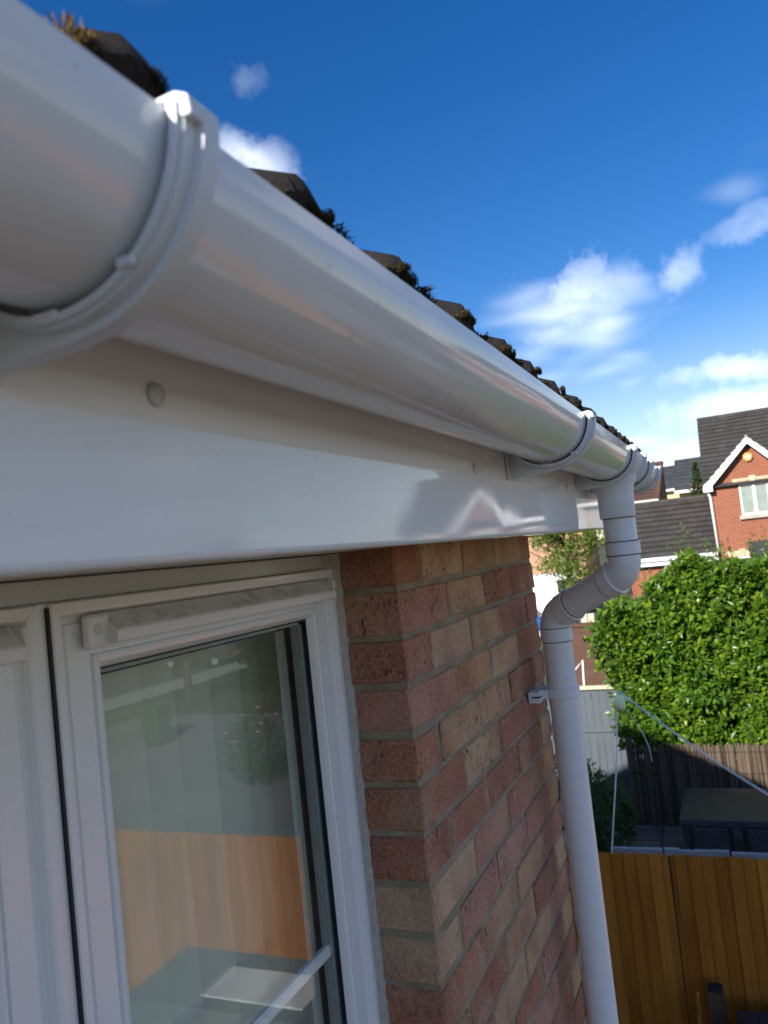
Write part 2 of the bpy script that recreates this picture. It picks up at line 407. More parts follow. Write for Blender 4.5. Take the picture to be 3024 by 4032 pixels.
M_GROUND = rough_mat('soil_grass', (.055,.075,.03), .95, .4, .35, .5, 6., .02, .0, .2, True)
M_ASPHALT = rough_mat('asphalt', (.055,.055,.057), .9, .25, .5, .4, 30., .004, .0, .25, True)
M_DRIVE = rough_mat('drive_paving', (.19,.19,.195), .85, .25, .8, .4, 14., .004, .0, .25, True)
M_YARD = rough_mat('yard_gravel', (.085,.072,.058), .95, .25, .8, .6, 30., .008, .0, .2, True)
M_CONC = rough_mat('concrete_kerb', (.32,.31,.29), .9, .2, 2.)
M_STONE = rough_mat('buff_stone', (.44,.34,.22), .85, .2, 4., .3, 40.)
M_SILL = rough_mat('grey_stone_sill', (.30,.27,.23), .85, .2, 4.)
M_PINKRENDER = rough_mat('buff_brick_far', (.40,.235,.145), .9, .15, 1.5)
M_RENDER = rough_mat('cream_render', (.55,.43,.26), .85, .12, 2.)
M_CURTAIN = rough_mat('net_curtain', (.25,.27,.255), .9, .15, 4.)
M_YELLOW = rough_mat('amber_plastic', (.50,.27,.07), .45, .05)
M_BLUE = rough_mat('blue_print', (.06,.09,.35), .5, .05)
M_BINGREEN = rough_mat('green_bin_plastic', (.02,.10,.04), .45, .15)
M_GREYBOX = rough_mat('grey_plastic', (.12,.14,.155), .5, .15)
M_PLUM = rough_mat('plum_plastic', (.045,.032,.042), .55, .2, 8.)
M_BLIND = rough_mat('blind_fabric', (.86,.79,.67), .85, .05, 8., .3, 500., .0006, .05)
M_ROOM = rough_mat('room_wall', (.30,.28,.25), .9)
M_TYRE = rough_mat('tyre', (.02,.02,.02), .8)
M_CARBLUE = rough_mat('blue_car_paint', (.015,.06,.20), .2, .03, 3., 0., 40., .001, 0., .6)
M_CARGREY = rough_mat('grey_car_paint', (.05,.055,.06), .2, .03, 3., 0., 40., .001, 0., .6)
M_VANWHITE = rough_mat('white_van_paint', (.80,.80,.80), .25, .03, 3., 0., 40., .001, 0., .6)
M_CARGLASS = rough_mat('dark_glass', (.02,.024,.028), .08, .02, 3., 0., 40., .001, 0., .7)
M_LAMPRED = rough_mat('red_lens', (.45,.02,.015), .3)
M_PINK = rough_mat('pink_petal', (.65,.18,.32), .7)
def m_glass(name, tint, refl=1.0):
    t = NT(name)
    fc_ = t.n('ShaderNodeLayerWeight', {'Blend': .5}).outputs['Facing']
    p5 = t.math('POWER', fc_, 5.)
    fr = t.math('ADD', .035, t.math('MULTIPLY', p5, .9))
    gl = t.n('ShaderNodeBsdfGlossy', {'Color': c3(.95,.97,.97), 'Roughness': 0.0}); tr = t.n('ShaderNodeBsdfTransparent', {'Color': c3(*tint)})
    mx = t.n('ShaderNodeMixShader', {0: t.math('MULTIPLY', fr, refl, True), 1: tr.outputs[0], 2: gl.outputs[0]})
    t.t.links.new(mx.outputs[0], t.out.inputs[0]); return t.m
M_GLASS = m_glass('window_glass', (.96,.98,.968), .74)
M_GLASS2 = m_glass('window_glass_inner', (.96,.98,.968), .55)
def m_clear(name, col, a):
    t = NT(name)
    d = t.n('ShaderNodeBsdfPrincipled', {'Base Color': c3(*col), 'Roughness': .2}); tr = t.n('ShaderNodeBsdfTransparent', {'Color': c3(.95,.97,.98)})
    mx = t.n('ShaderNodeMixShader', {0: a, 1: tr.outputs[0], 2: d.outputs[0]}); t.t.links.new(mx.outputs[0], t.out.inputs[0]); return t.m
M_CLEAR = m_clear('clear_plastic', (.42,.43,.46), .4)
M_LINE = m_clear('translucent_line', (.90,.91,.88), .95)
M_BALL = rough_mat('pale_green_plastic', (.88,.93,.50), .45, .08, 12.)

GZ = -4.30        # ground
# ---------------------------------------------------------------- setting: ground, road, drive
def sheet(name, mat, x0, x1, y0, y1, z):
    return struct(MB().add([(x0,y0,z),(x1,y0,z),(x1,y1,z),(x0,y1,z)], [(0,1,2,3)]).build(name, mat))
sheet('ground', M_GROUND, -400, 600, -500, 500, GZ)
sheet('front_yard', M_YARD, -30, 5.2, -19.5, 0, GZ+.004)  # unseen gravel sheet added to tone the light bounced onto the eaves
sheet('driveway', M_DRIVE, 5.9, 19.5, -17.5, -5.2, GZ+.004)
sheet('road', M_ASPHALT, -60, 120, -29.5, -21.5, GZ+.004)
sheet('side_road', M_ASPHALT, 37, 49, -21.4, 90, GZ+.008)
k = MB(); k.box(-60, 36.8, -21.5, -21.35, GZ, GZ+.11); struct(k.build('kerb', M_CONC, None, .01))
sheet('pavement', M_CONC, -60, 36.8, -21.35, -19.6, GZ+.06)
pat = struct(MB().add([(5.45,-4.2,GZ+.004),(11.2,-4.2,GZ+.004),(11.2,3.6,GZ+.004),(5.45,3.6,GZ+.004)], [(0,1,2,3)]).build('patio', M_DARK))
slab = MB().box(-.295,.295,-.295,.295,0,.03).mesh('slab', .006)
for i in range(9):
    for j in range(9):
        x, y = 5.78+i*.6, -2.4+j*.6
        if x > 11: continue
        obj('slab', slab, M_PAVE, pat, (x, y, GZ+.006+rnd.uniform(0,.003)))

# ---------------------------------------------------------------- this house
HOUSE = thing('brick_house', 'buff red brick house corner with white eaves and casement window, closest to camera', 'house', (0,0,GZ))
# --- brick pier right of the window
wall = part('wall', HOUSE)
MB().box(.0034, .8866, .0034, .30, GZ, -.004).build('mortar', M_MORTAR, wall)
def brick_mesh(lx, ly, seed):
    r = random.Random(seed); b = MB().box(-lx/2, lx/2, -ly/2, ly/2, -.0325, .0325)
    me = b.mesh('brick', .0030, 1)
    for v in me.vertices:
        v.co += Vector([r.uniform(-1,1)*.0014 for _ in range(3)])
    return me
BS = [brick_mesh(.215, .1025, i) for i in range(7)]
BH = [brick_mesh(.1025, .215, 20+i) for i in range(5)]
rows = int((-.004-GZ)/.075)+1
for r in range(rows):
    zc = -.0375-.075*r
    if zc-.0325 < GZ: break
    jit = lambda: rnd.uniform(-.0018, .0018)
    if r % 2 == 0:
        spec = [('h', .05125, .1075)] + [('s', .22+.225*i, .05125) for i in range(3)] + [('h', .83875, .1075)]
    else:
        spec = [('s', .1075+.225*i, .05125) for i in range(4)]
    for kind, x, y in spec:
        o = obj('brick', rnd.choice(BS if kind == 's' else BH), M_BRICK, wall, (x+jit(), y+jit(), zc+jit()*.6))
        o.rotation_euler = (rnd.uniform(-.006,.006), rnd.uniform(-.004,.004), rnd.uniform(-.006,.006) + (math.pi if rnd.random() < .5 else 0))
# --- unseen rest of the house shell, deepened so its shadow covers the garden
MB().box(-6, -1.86, 0, .3, GZ, -.004).build('wall', M_OWNBRICK_X, HOUSE)
MB().box(-1.86, -.002, .001, .3, GZ, -1.22).build('wall', M_OWNBRICK_X, HOUSE)
MB().prism([(.301, GZ), (10.2, GZ), (10.2, .10), (5.1, 2.60), (.301, .24)], 0, .64, .889).build('gable_wall', M_OWNBRICK_Y, HOUSE)
MB().box(-6, .889, 10.2, 10.4, GZ, .08).build('wall', M_OWNBRICK_X, HOUSE)
MB().box(-6.2, -6.0, 0, 10.4, GZ, .1).build('wall', M_OWNBRICK_Y, HOUSE)
MB().box(-6, .63, 1.5, 1.52, -2.5, .1).box(-6, .63, .31, 1.5, -1.6, -1.58).box(-6, .63, .31, 1.5, .06, .08).build('inner_wall', M_ROOM, HOUSE)

# --- fascia and soffit
YF, ZFB = -.197, -.0165
fas = part('fascia', HOUSE)
rr = .005; prof = [(YF+.012, ZFB+.004), (YF+.012, ZFB)]
for i in range(7):
    a = -math.pi/2 - (math.pi/2)*i/6; prof.append((YF+rr+rr*math.cos(a), ZFB+rr+rr*math.sin(a)))
prof += [(YF, .165), (YF+.016, .165), (YF+.016, ZFB+.004)]
MB().prism(prof, 0, -1.9, 1.03).build('fascia_board', M_FASCIA, fas)
for (x, z) in ((-.7757, .0761), (-.1837, .0707), (.4156, .0695), (-1.35, .074)):
    MB().lathe((x, YF-.0001, z), 1, [(0, .0068), (-.0016, .0068), (-.0030, .0056), (-.0034, .0036), (-.0026, .0030), (-.0026, .0005)], 28).build('screw_cap', M_CAP, fas, smooth=True, angle=40)
MB().box(-1.9, 1.03, YF+.0165, .098, -.0105, -.0015).build('soffit', M_SOFFIT, HOUSE)
MB().prism([(YF+.002, -.012), (.30, -.012), (.30, .42), (.24, .42), (YF+.002, .172)], 0, 1.03, 1.046).build('eaves_end_board', M_FASCIA, HOUSE)

# --- roof
roof = part('roof', HOUSE)
PITCH = RAD(26); E_ = Vector((0, math.cos(PITCH), math.sin(PITCH))); N_ = Vector((0, -math.sin(PITCH), math.cos(PITCH)))
EAV = Vector((0, -.259, .1565))       # pan surface at the tile's lower edge
X0T = -1.410
def roll(u):
    u = (u+.0005) % .15
    c = .098; w = .048
    d = abs(u-c)/w
    return .038*(math.cos(min(d,1.)*math.pi/2)**.72) if d < 1 else 0.
def tile_mesh(seed):
    r = random.Random(seed); nu = 36; th = .014; L = .42; b = MB(); vs = []
    for j, s in enumerate((0., .009, .21, L)):
        lift = .020*(1-s/L)
        for i in range(nu+1):
            u = .299*i/nu; h = roll(u)
            e = r.uniform(-.0012,.0012)
            vs.append(Vector((u, 0, 0)) + E_*(s+(r.uniform(-.002,.002) if j == 0 else 0)) + N_*(h*(.86 if j == 0 else 1)+lift+e-(.003 if j == 0 else 0)))
    n = nu+1; top = len(vs)
    for i in range(n): vs.append(Vector((vs[i].x, 0, 0)) + N_*(.020-th) + E_*.004)   # roll end bedded solid
    for i in range(n): vs.append(vs[3*n+i] - N_*th)
    fs = []
    for j in range(3):
        for i in range(nu): fs.append((j*n+i, j*n+i+1, (j+1)*n+i+1, (j+1)*n+i))
    for i in range(nu):
        fs.append((i+1, i, top+i, top+i+1)); fs.append((top+i, top+i+1, top+n+i+1, top+n+i))
    fs.append((0, n, 2*n, 3*n, top+n, top)); fs.append((nu, top+nu, top+n+nu, 3*n+nu, 2*n+nu, n+nu))
    b.add(vs, fs); return b.mesh('tile', smooth=True)
TM = [tile_mesh(i) for i in range(4)]
for me in TM: me.set_sharp_from_angle(angle=RAD(50))
NT_X = 9
for j in range(17):
    for i in range(NT_X):
        base = EAV + E_*(.345*j) + Vector((X0T+.30*i, 0, 0)) - N_*.012
        o = obj('tile', rnd.choice(TM), M_TILE, roof, base + Vector((rnd.uniform(-.002,.002), 0, 0)) + E_*rnd.uniform(-.004,.004))
dk = EAV - N_*.03 + E_*.03
rt = dk + E_*5.95
MB().add([(-6.2, dk.y, dk.z), (1.08, dk.y, dk.z), (1.08, rt.y, rt.z), (-6.2, rt.y, rt.z), (1.08, 2*rt.y-dk.y, dk.z), (-6.2, 2*rt.y-dk.y, dk.z)], [(0,1,2,3), (3,2,4,5)]).build('roof_deck', M_FELT, roof)
# moss: spiky clumps at the tile tails
def moss_mesh(seed, n=520, s=1.0, spike=.011):
    r = random.Random(seed); b = MB()
    for i in range(n):
        a = r.uniform(0, 2*math.pi); ph = math.acos(r.uniform(-1, 1)); q = r.random()**.4
        d = Vector((math.sin(ph)*math.cos(a), math.sin(ph)*math.sin(a), math.cos(ph)))
        p = Vector((d.x*.030*s*q, d.y*.011*s*q, d.z*.016*s*q)) + Vector((0,0,-.004*s))*(d.x*d.x)
        t = (d + Vector((r.uniform(-.6,.6), r.uniform(-.8,.2), r.uniform(-.6,.5)))).normalized()
        l = spike*r.uniform(.35, 1.25)*s; w = t.cross(Vector((r.uniform(-1,1), r.uniform(-1,1), r.uniform(-1,1)))).normalized()*(.0011*r.uniform(.7,1.6)*s)
        m = p + t*l*.55 + Vector((0,0,-.0012))
        b.add([p-w, p+w, m+w*.8, p+t*l+Vector((0,0,.001)), m-w*.8], [(0,1,2,4), (4,2,3)])
    return b.mesh('moss', fix=False)
MOSS = [moss_mesh(i, 420, .36, .0050) for i in range(4)]
def tuft_mesh(seed, n=150):
    r = random.Random(seed); b = MB()
    for i in range(n):
        x = r.uniform(-1, 1); hgt = (1-abs(x)**1.6)
        p = Vector((x*.022, r.uniform(-.006,.006), r.uniform(-.006, .004)*hgt))
        t = Vector((r.uniform(-.3,1.0), r.uniform(-1.0,.3), r.uniform(-.1,1.0))).normalized(); l = r.uniform(.004,.013)*(.35+.65*hgt)
        w = t.cross(Vector((r.uniform(-1,1), r.uniform(-1,1), r.uniform(-1,1)))).normalized()*.0010*r.uniform(.7,1.5)
        m = p+t*l*.55-Vector((0,0,.0012))
        b.add([p-w, p+w, m+w*.8, p+t*l+Vector((0,0,.0015)), m-w*.8], [(0,1,2,4), (4,2,3)])
    return b.mesh('moss', fix=False)
SPIKY = [tuft_mesh(40+i) for i in range(5)]
for i in range(NT_X*2):
    xb = X0T+.15*i
    if xb > 1.05: break
    # lumps hugging the front of the roll, spikes in the valley to its right
    for k_ in range(12):
        u = .066+.0060*k_+rnd.uniform(-.004,.004)
        hh = roll(u)*rnd.choice((.15, .42, .66, .84))
        P = Vector((xb+u, EAV.y, EAV.z)) + N_*(hh+.0065) + E_*rnd.uniform(-.002,.002)
        o = obj('moss', rnd.choice(MOSS), M_MOSS, roof, P); o.scale = (rnd.uniform(.5,.8), rnd.uniform(.6,1.0), rnd.uniform(.5,.8)); o.rotation_euler = (0, rnd.uniform(-.5,.5), rnd.uniform(-.4,.4))
    for k_ in range(2):
        u = .128+.017*k_+rnd.uniform(-.004,.004)
        P = Vector((xb+u, EAV.y, EAV.z)) + N_*(roll(u)*.75+.0045) + E_*rnd.uniform(-.004,.001)
        o = obj('moss', rnd.choice(SPIKY), M_MOSS, roof, P); o.scale = (rnd.uniform(.5,.8), rnd.uniform(.8,1.2), rnd.uniform(.45,.75)*(1.0 if k_ == 0 else .75)); o.rotation_euler = (0, rnd.uniform(-.1,.35), rnd.uniform(-.3,.3))
gm = obj('moss', moss_mesh(77, 300, .5, .008), M_GOLDMOSS, roof, (-.890, -.266, .186)); gm['label'] = 'golden moss on the nearest tile'

# ---------------------------------------------------------------- gutter
GY, GZC, GR = -.2577, .1365, .056
GUT = thing('gutter', 'white half-round plastic gutter running along the fascia under the tiles', 'gutter', (0, GY, GZC-GR))
def arc(r, a0, a1, n, cy=GY, cz=GZC):
    return [(cy+r*math.cos(a0+(a1-a0)*i/n), cz+r*math.sin(a0+(a1-a0)*i/n)) for i in range(n+1)]
PI = math.pi
def gutter_prof(r, t):
    out = arc(r, PI, 2*PI, 40); inn = arc(r-t, 2*PI, PI, 40)
    lip = [(GY-r+t, GZC+.002), (GY-r+t*.5, GZC+.0035), (GY-r-.0002, GZC+.002)]
    return out + [(GY+r, GZC+.003), (GY+r-t, GZC+.003)] + inn + lip
MB().prism(gutter_prof(GR, .0024), 0, -1.9, 1.19).build('gutter_length', M_GUTTER, GUT, smooth=True, angle=35)
def ring_prof(r0, r1, a0, a1, n=36): return arc(r0, a0, a1, n) + arc(r1, a1, a0, n)
def bracket(x, k=1.0, name='bracket', plate=True):
    b = part(name, GUT, (x, GY, GZC-GR))
    # thin leading rim, groove, broad band: all wrap the gutter and hook over its front lip
    MB().prism(ring_prof(GR+.0034, GR+.0064, PI*.99, PI*1.78), 0, x-.0150*k, x-.0112*k).build('rim', M_BRACKET, b, smooth=True, angle=35)
    MB().prism(ring_prof(GR+.0030, GR+.0078, PI*.99, PI*1.80), 0, x-.0112*k, x-.0020*k).build('channel', M_BRACKET, b, smooth=True, angle=35)
    # side web down to the fascia plate
    out = arc(GR+.0112, PI*.99, PI*1.47, 30) + [(GY+.004, GZC-GR-.0125), (GY+.030, GZC-GR-.0138), (YF-.0005, GZC-GR-.0150)]
    inn = [(YF-.0005, GZC-.022)] + arc(GR+.0008, PI*1.86, PI*.99, 40)
    MB().prism(out+inn, 0, x-.0020*k, x+.0110*k).build('band', M_BRACKET, b, bevel=0, smooth=True, angle=35)
    if plate:
        MB().box(x-.020*k, x+.022*k, YF-.0032, YF-.0006, GZC-GR-.0160, GZC-.018).build('fixing_plate', M_BRACKET, b, .0008)
    # clip hooked over the lip
    y0 = GY-GR
    MB().prism([(y0-.0112, GZC-.004), (y0-.0104, GZC+.0035), (y0-.005, GZC+.0062), (y0+.003, GZC+.0058), (y0+.004, GZC+.0042), (y0-.0008, GZC+.0036), (y0-.0008, GZC-.004)], 0, x-.0125*k, x+.0112*k).build('lip_clip', M_BRACKET, b, .0006)
    # two little snap lugs in the gap under the gutter
    for a, w in ((PI*1.30, .008), (PI*1.52, .012)):
        cy_, cz_ = GY+(GR+.0045)*math.cos(a), GZC+(GR+.0045)*math.sin(a)
        MB().box(x-.0175*k, x-.0140*k, cy_-w/2, cy_+w/2, cz_-.0022, cz_+.0020).build('snap_lug', M_BRACKET, b, .0008)
    return b
bracket(-.8935, .72); bracket(-.012); bracket(.905); bracket(-1.72)
# running outlet with its two unions
ux = .640
un = part('running_outlet', GUT, (ux, GY, GZC-GR))
MB().prism(ring_prof(GR+.0006, GR+.0034, PI*.99, PI*2.0), 0, ux-.098, ux+.098).build('outlet_body', M_BRACKET, un, smooth=True, angle=35)
MB().lathe((ux, GY, GZC-GR), 2, [(.012, .050), (.002, .047), (-.006, .0425), (-.016, .0395), (-.030, .0378), (-.0755, .0374), (-.0765, .0366), (-.0765, .030)], 40).build('spout', M_PIPE, un, smooth=True, angle=40)
for s_, xx in ((-1, ux-.105), (1, ux+.090)):
    MB().prism(ring_prof(GR+.0034, GR+.0060, PI*.99, PI*1.80), 0, xx-.012, xx-.008).build('union_rim', M_BRACKET, un, smooth=True, angle=35)
    MB().prism(ring_prof(GR+.0026, GR+.0070, PI*.985, PI*1.80), 0, xx-.008, xx+.001).build('union_channel', M_BRACKET, un, smooth=True, angle=35)
    out = arc(GR+.0098, PI*.98, PI*1.47, 30) + [(GY+.004, GZC-GR-.0115), (GY+.030, GZC-GR-.0130), (YF-.0005, GZC-GR-.0140)]
    inn = [(YF-.0005, GZC-.022)] + arc(GR+.0008, PI*1.86, PI*.98, 40)
    MB().prism(out+inn, 0, xx+.001, xx+.016).build('union_band', M_BRACKET, un, smooth=True, angle=35)
    y0 = GY-GR
    MB().prism([(y0-.0106, GZC-.004), (y0-.0100, GZC+.0045), (y0-.005, GZC+.0080), (y0+.003, GZC+.0074), (y0+.004, GZC+.0042), (y0-.0008, GZC+.0036), (y0-.0008, GZC-.004)], 0, xx-.010, xx+.016).build('lip_clip', M_BRACKET, un, .0009)
    MB().box(xx-.016, xx+.022, YF-.0032, YF-.0006, GZC-GR-.0150, GZC-.018).build('fixing_plate', M_BRACKET, un, .0008)
# stop end
se = part('stop_end', GUT, (1.18, GY, GZC-GR))
MB().prism(arc(GR+.0045, PI*.985, PI*2.0, 36), 0, 1.19, 1.194).build('end_plate', M_BRACKET, se)
MB().prism(ring_prof(GR+.0008, GR+.0062, PI*.985, PI*1.99), 0, 1.150, 1.192).build('end_sleeve', M_BRACKET, se, smooth=True, angle=35)
MB().prism(ring_prof(GR+.0060, GR+.0090, PI*.985, PI*1.90), 0, 1.158, 1.168).build('end_rib', M_BRACKET, se, smooth=True, angle=35)

# ---------------------------------------------------------------- downpipe
UPX, UPY = .652, GY
LX, LY = .758, -.070
DP = thing('downpipe', 'white round downpipe with swan-neck offset clipped to the brick pier', 'downpipe', (LX, LY, GZ))
A_ = Vector((UPX, UPY, -.112)); B_ = Vector((LX, LY, -.206))
PR = .034
def fillet(p0, p1, p2, rad, n=12):
    d0 = (p0-p1).normalized(); d1 = (p2-p1).normalized(); ang = d0.angle(d1); t = rad/math.tan(ang/2)
    a = p1+d0*t; b = p1+d1*t; c = p1+(d0+d1).normalized()*(rad/math.sin(ang/2)); pts = []
    va, vb = a-c, b-c; th = va.angle(vb)
    for i in range(n+1):
        s = i/n; pts.append(c + (va*math.sin((1-s)*th)+vb*math.sin(s*th))/math.sin(th))
    return pts
top = Vector((UPX, UPY, .05)); bot = Vector((LX, LY, GZ))
OD = (B_-A_).normalized()
f1 = fillet(top, A_, B_, .040); f2 = fillet(A_, B_, bot, .044)
def sleeve(p, d, l0, l1, r, ridge=True):
    # socket collar with raised mouth ring, along d from p
    q = [p+d*l0, p+d*(l0+.0006), p+d*(l0+.0036), p+d*(l0+.0042), p+d*(l1-.001), p+d*l1]
    return MB().tube(q, [r-.003, r+.0014, r+.0014, r, r, PR], 36)
MB().tube([Vector((UPX, UPY, .03)), Vector((UPX, UPY, -.052))], PR, 36).build('outlet_stub', M_PIPE, DP, smooth=True, angle=40)
ub = part('upper_bend', DP, (A_.x, A_.y, A_.z))
sleeve(Vector((UPX, UPY, -.0485)), Vector((0,0,-1)), 0, .028, .0374).build('bend_socket', M_PIPE, ub, smooth=True, angle=40)
MB().tube([Vector((UPX, UPY, -.072))]+f1+[f1[-1]+OD*.004], PR+.0010, 36).build('bend_elbow', M_PIPE, ub, smooth=True, angle=40)
e1 = f1[-1]
MB().tube([e1-OD*.0005, e1, e1+OD*.003, e1+OD*.0035, e1+OD*.030, e1+OD*.0305], [PR, PR+.0055, PR+.0055, PR+.0034, PR+.0034, PR], 36).build('bend_socket', M_PIPE, ub, smooth=True, angle=40)
e2 = f2[0]
MB().tube([e1+OD*.02, e2-OD*.02], PR, 36).build('offset_pipe', M_PIPE, DP, smooth=True, angle=40)
lb = part('lower_bend', DP, (B_.x, B_.y, B_.z))
MB().tube([e2-OD*.036, e2-OD*.0355, e2-OD*.0325, e2-OD*.032, e2-OD*.004, e2-OD*.003], [PR, PR+.0055, PR+.0055, PR+.0034, PR+.0034, PR], 36).build('bend_socket', M_PIPE, lb, smooth=True, angle=40)
MB().tube([e2-OD*.006]+f2+[f2[-1]-Vector((0,0,.004))], PR+.0010, 36).build('bend_elbow', M_PIPE, lb, smooth=True, angle=40)
e3 = f2[-1]
MB().tube([e3, e3-Vector((0,0,.0008)), e3-Vector((0,0,.030)), e3-Vector((0,0,.0306))], [PR, PR+.0034, PR+.0034, PR], 36).build('bend_socket', M_PIPE, lb, smooth=True, angle=40)
def seam(p, d, r_, par):
    MB().tube([p-d*.0009, p+d*.0009], r_, 36).build('joint_line', M_JOINT, par, smooth=True, angle=40)
DN = Vector((0,0,-1))
seam(Vector((UPX, UPY, -.0474)), DN, PR+.0016, ub); seam(Vector((UPX, UPY, -.0772)), DN, PR+.0022, ub)
seam(e1+OD*.0318, OD, PR+.0014, ub); seam(e2-OD*.0372, OD, PR+.0014, lb); seam(e2-OD*.0028, OD, PR+.0018, lb)
seam(e3+Vector((0,0,.0004)), DN, PR+.0018, lb); seam(e3-Vector((0,0,.0316)), DN, PR+.0010, lb)
seam(Vector((UPX, UPY, GZC-GR-.0775)), DN, PR+.0016, DP)
MB().tube([e3-Vector((0,0,.02)), Vector((LX, LY, GZ+.1))], PR, 36).build('pipe', M_PIPE, DP, smooth=True, angle=40)
for zc in (-.385, -2.2, -3.9):
    cl = part('pipe_clip', DP, (LX, LY, zc))
    MB().lathe((LX, LY, zc), 2, [(-.0118, PR+.0004), (-.0118, PR+.0030), (-.0105, PR+.0042), (.0105, PR+.0042), (.0118, PR+.0030), (.0118, PR+.0004)], 36).build('clip_band', M_PIPE, cl, smooth=True, angle=40)
    MB().box(LX-.073, LX-.030, -.030, -.003, zc-.012, zc+.014).build('clip_lug', M_BRACKET, cl, .002)
    MB().box(LX-.0736, LX-.055, -.0308, -.012, zc+.0005, zc+.0040).build('slot_shade', M_DARK, cl)  # raised dark box stands in for the shade inside the slot
    MB().box(LX-.035, LX+.035, -.040, -.0015, zc-.010, zc+.010).build('clip_base', M_BRACKET, cl, .002)
# loose white cable down the corner of the pier
pc = []
for i in range(40):
    z = -.25-.0155*i*1.6; pc.append((.880+.004*math.sin(i*.9)+.003*math.sin(i*2.3), -.008-.002*math.sin(i*1.7), z))
tag(MB().tube(pc, .0035, 8).build('cable', M_CABLE, None, smooth=True), 'thin white cable running down the brick corner behind the downpipe', 'cable')

# ---------------------------------------------------------------- window
WIN = part('window', HOUSE, (-.9, .09, -1.2)); WDY = .0105
ZT, ZB = -.034, -1.15
SPROF = [(0, .101), (0, .0800), (.0015, .0780), (.0085, .0775), (.0120, .0790), (.0165, .0868), (.0210, .0885), (.0225, .0862), (.0500, .0862), (.0510, .0890), (.0530, .0890), (.0545, .0855), (.0580, .0846), (.0620, .0858), (.0660, .0900), (.0690, .0960), (.0700, .0985)]
def frame_side(x0, x1, z0, z1, prof, side):
    vs = []; n = len(prof)
    for end in (0, 1):
        for (d, y) in prof:
            if side == 'L': p = (x0+d, y, (z0+d) if end == 0 else (z1-d))
            elif side == 'R': p = (x1-d, y, (z0+d) if end == 0 else (z1-d))
            elif side == 'T': p = ((x0+d) if end == 0 else (x1-d), y, z1-d)
            else: p = ((x0+d) if end == 0 else (x1-d), y, z0+d)
            vs.append(p)
    return MB().add(vs, [(i, i+1, n+i+1, n+i) for i in range(n-1)])
def sash(x0, x1):
    for s_, nm in (('L', 'sash_stile'), ('R', 'sash_stile'), ('T', 'sash_rail'), ('B', 'sash_rail')):
        e = .00025
        frame_side(x0+(e if s_ in 'TB' else 0), x1-(e if s_ in 'TB' else 0), ZB+(e if s_ in 'LR' else 0), ZT-(e if s_ in 'LR' else 0), SPROF, s_).build(nm, M_FRAME, WIN, smooth=True, angle=28)
    gx0, gx1, gz0, gz1 = x0+.0685, x1-.0685, ZB+.0685, ZT-.0685
    # black gasket line round the pane
    for (a, b, c, d) in ((gx0-.002, gx0+.0022, gz0, gz1), (gx1-.0022, gx1+.002, gz0, gz1), (gx0, gx1, gz1-.0022, gz1+.002), (gx0, gx1, gz0-.002, gz0+.0022)):
        MB().box(a, b, .0955, .0996, c, d).build('gasket', M_BLACK, WIN)
    MB().box(gx0-.004, gx1+.004, .1000, .1036, gz0-.004, gz1+.004).build('outer_pane', M_GLASS, WIN)
    MB().box(gx0-.004, gx1+.004, .1200, .1236, gz0-.004, gz1+.004).build('inner_pane', M_GLASS2, WIN)
    for (a, b, c, d) in ((gx0-.003, gx0+.007, gz0, gz1), (gx1-.007, gx1+.003, gz0, gz1), (gx0, gx1, gz1-.007, gz1+.003), (gx0, gx1, gz0-.003, gz0+.007)):
        MB().box(a, b, .1040, .1196, c, d).build('spacer', M_SPACER, WIN)
    for (a, b, c, d) in ((gx0-.003, gx0+.012, gz0, gz1), (gx1-.012, gx1+.003, gz0, gz1), (gx0, gx1, gz1-.012, gz1+.003), (gx0, gx1, gz0-.003, gz0+.012)):
        MB().box(a, b, .1240, .1270, c, d).build('inner_gasket', M_BLACK, WIN)
    for (a, b, c, d) in ((gx0-.05, gx0+.004, gz0-.05, gz1+.05), (gx1-.004, gx1+.05, gz0-.05, gz1+.05), (gx0, gx1, gz1-.004, gz1+.05), (gx0, gx1, gz0-.05, gz0+.004)):
        MB().box(a, b, .1272, .150, c, d).build('inner_bead', M_FRAME, WIN, .003)
    zb_ = -.574
    MB().prism([(.1060, zb_-.005), (.1060, zb_+.005), (.1090, zb_+.009), (.1150, zb_+.009), (.1180, zb_+.005), (.1180, zb_-.005), (.1150, zb_-.009), (.1090, zb_-.009)], 0, gx0+.007, gx1-.007).build('glazing_bar', M_FRAME, WIN)
    # black seal between sash and frame on its hinge side
    MB().box(x0-.0034, x0-.0004, .0790, .0821, ZB, ZT-.004).build('seal', M_BLACK, WIN)
def vent(x0, x1):
    v = MB().prism([(.0832, -.0500), (.0800, -.0490), (.0640, -.0655), (.0628, -.0680), (.0628, -.0775), (.0640, -.0790), (.0832, -.0800)], 0, x0+.030, x1)
    v.build('vent_hood', M_VENT, WIN, .0008)
    MB().box(x0+.003, x0+.0345, .0740, .0826, -.0815, -.0490).build('vent_end', M_VENT, WIN, .0035, 2)
    MB().box(x1+.0002, x1+.006, .0655, .0826, -.0805, -.0490).build('vent_end', M_VENT, WIN, .0025, 2)
    MB().lathe((x0+.0165, .0740, -.0640), 1, [(.0002, .0052), (-.0006, .0052), (-.0008, .0044), (-.0004, .0040), (-.0004, .001)], 24).build('vent_screw', M_CAP, WIN, smooth=True, angle=40)
sash(-.5910, -.0380); vent(-.556, -.0640)
sash(-1.1950, -.6060); vent(-1.160, -.6330)
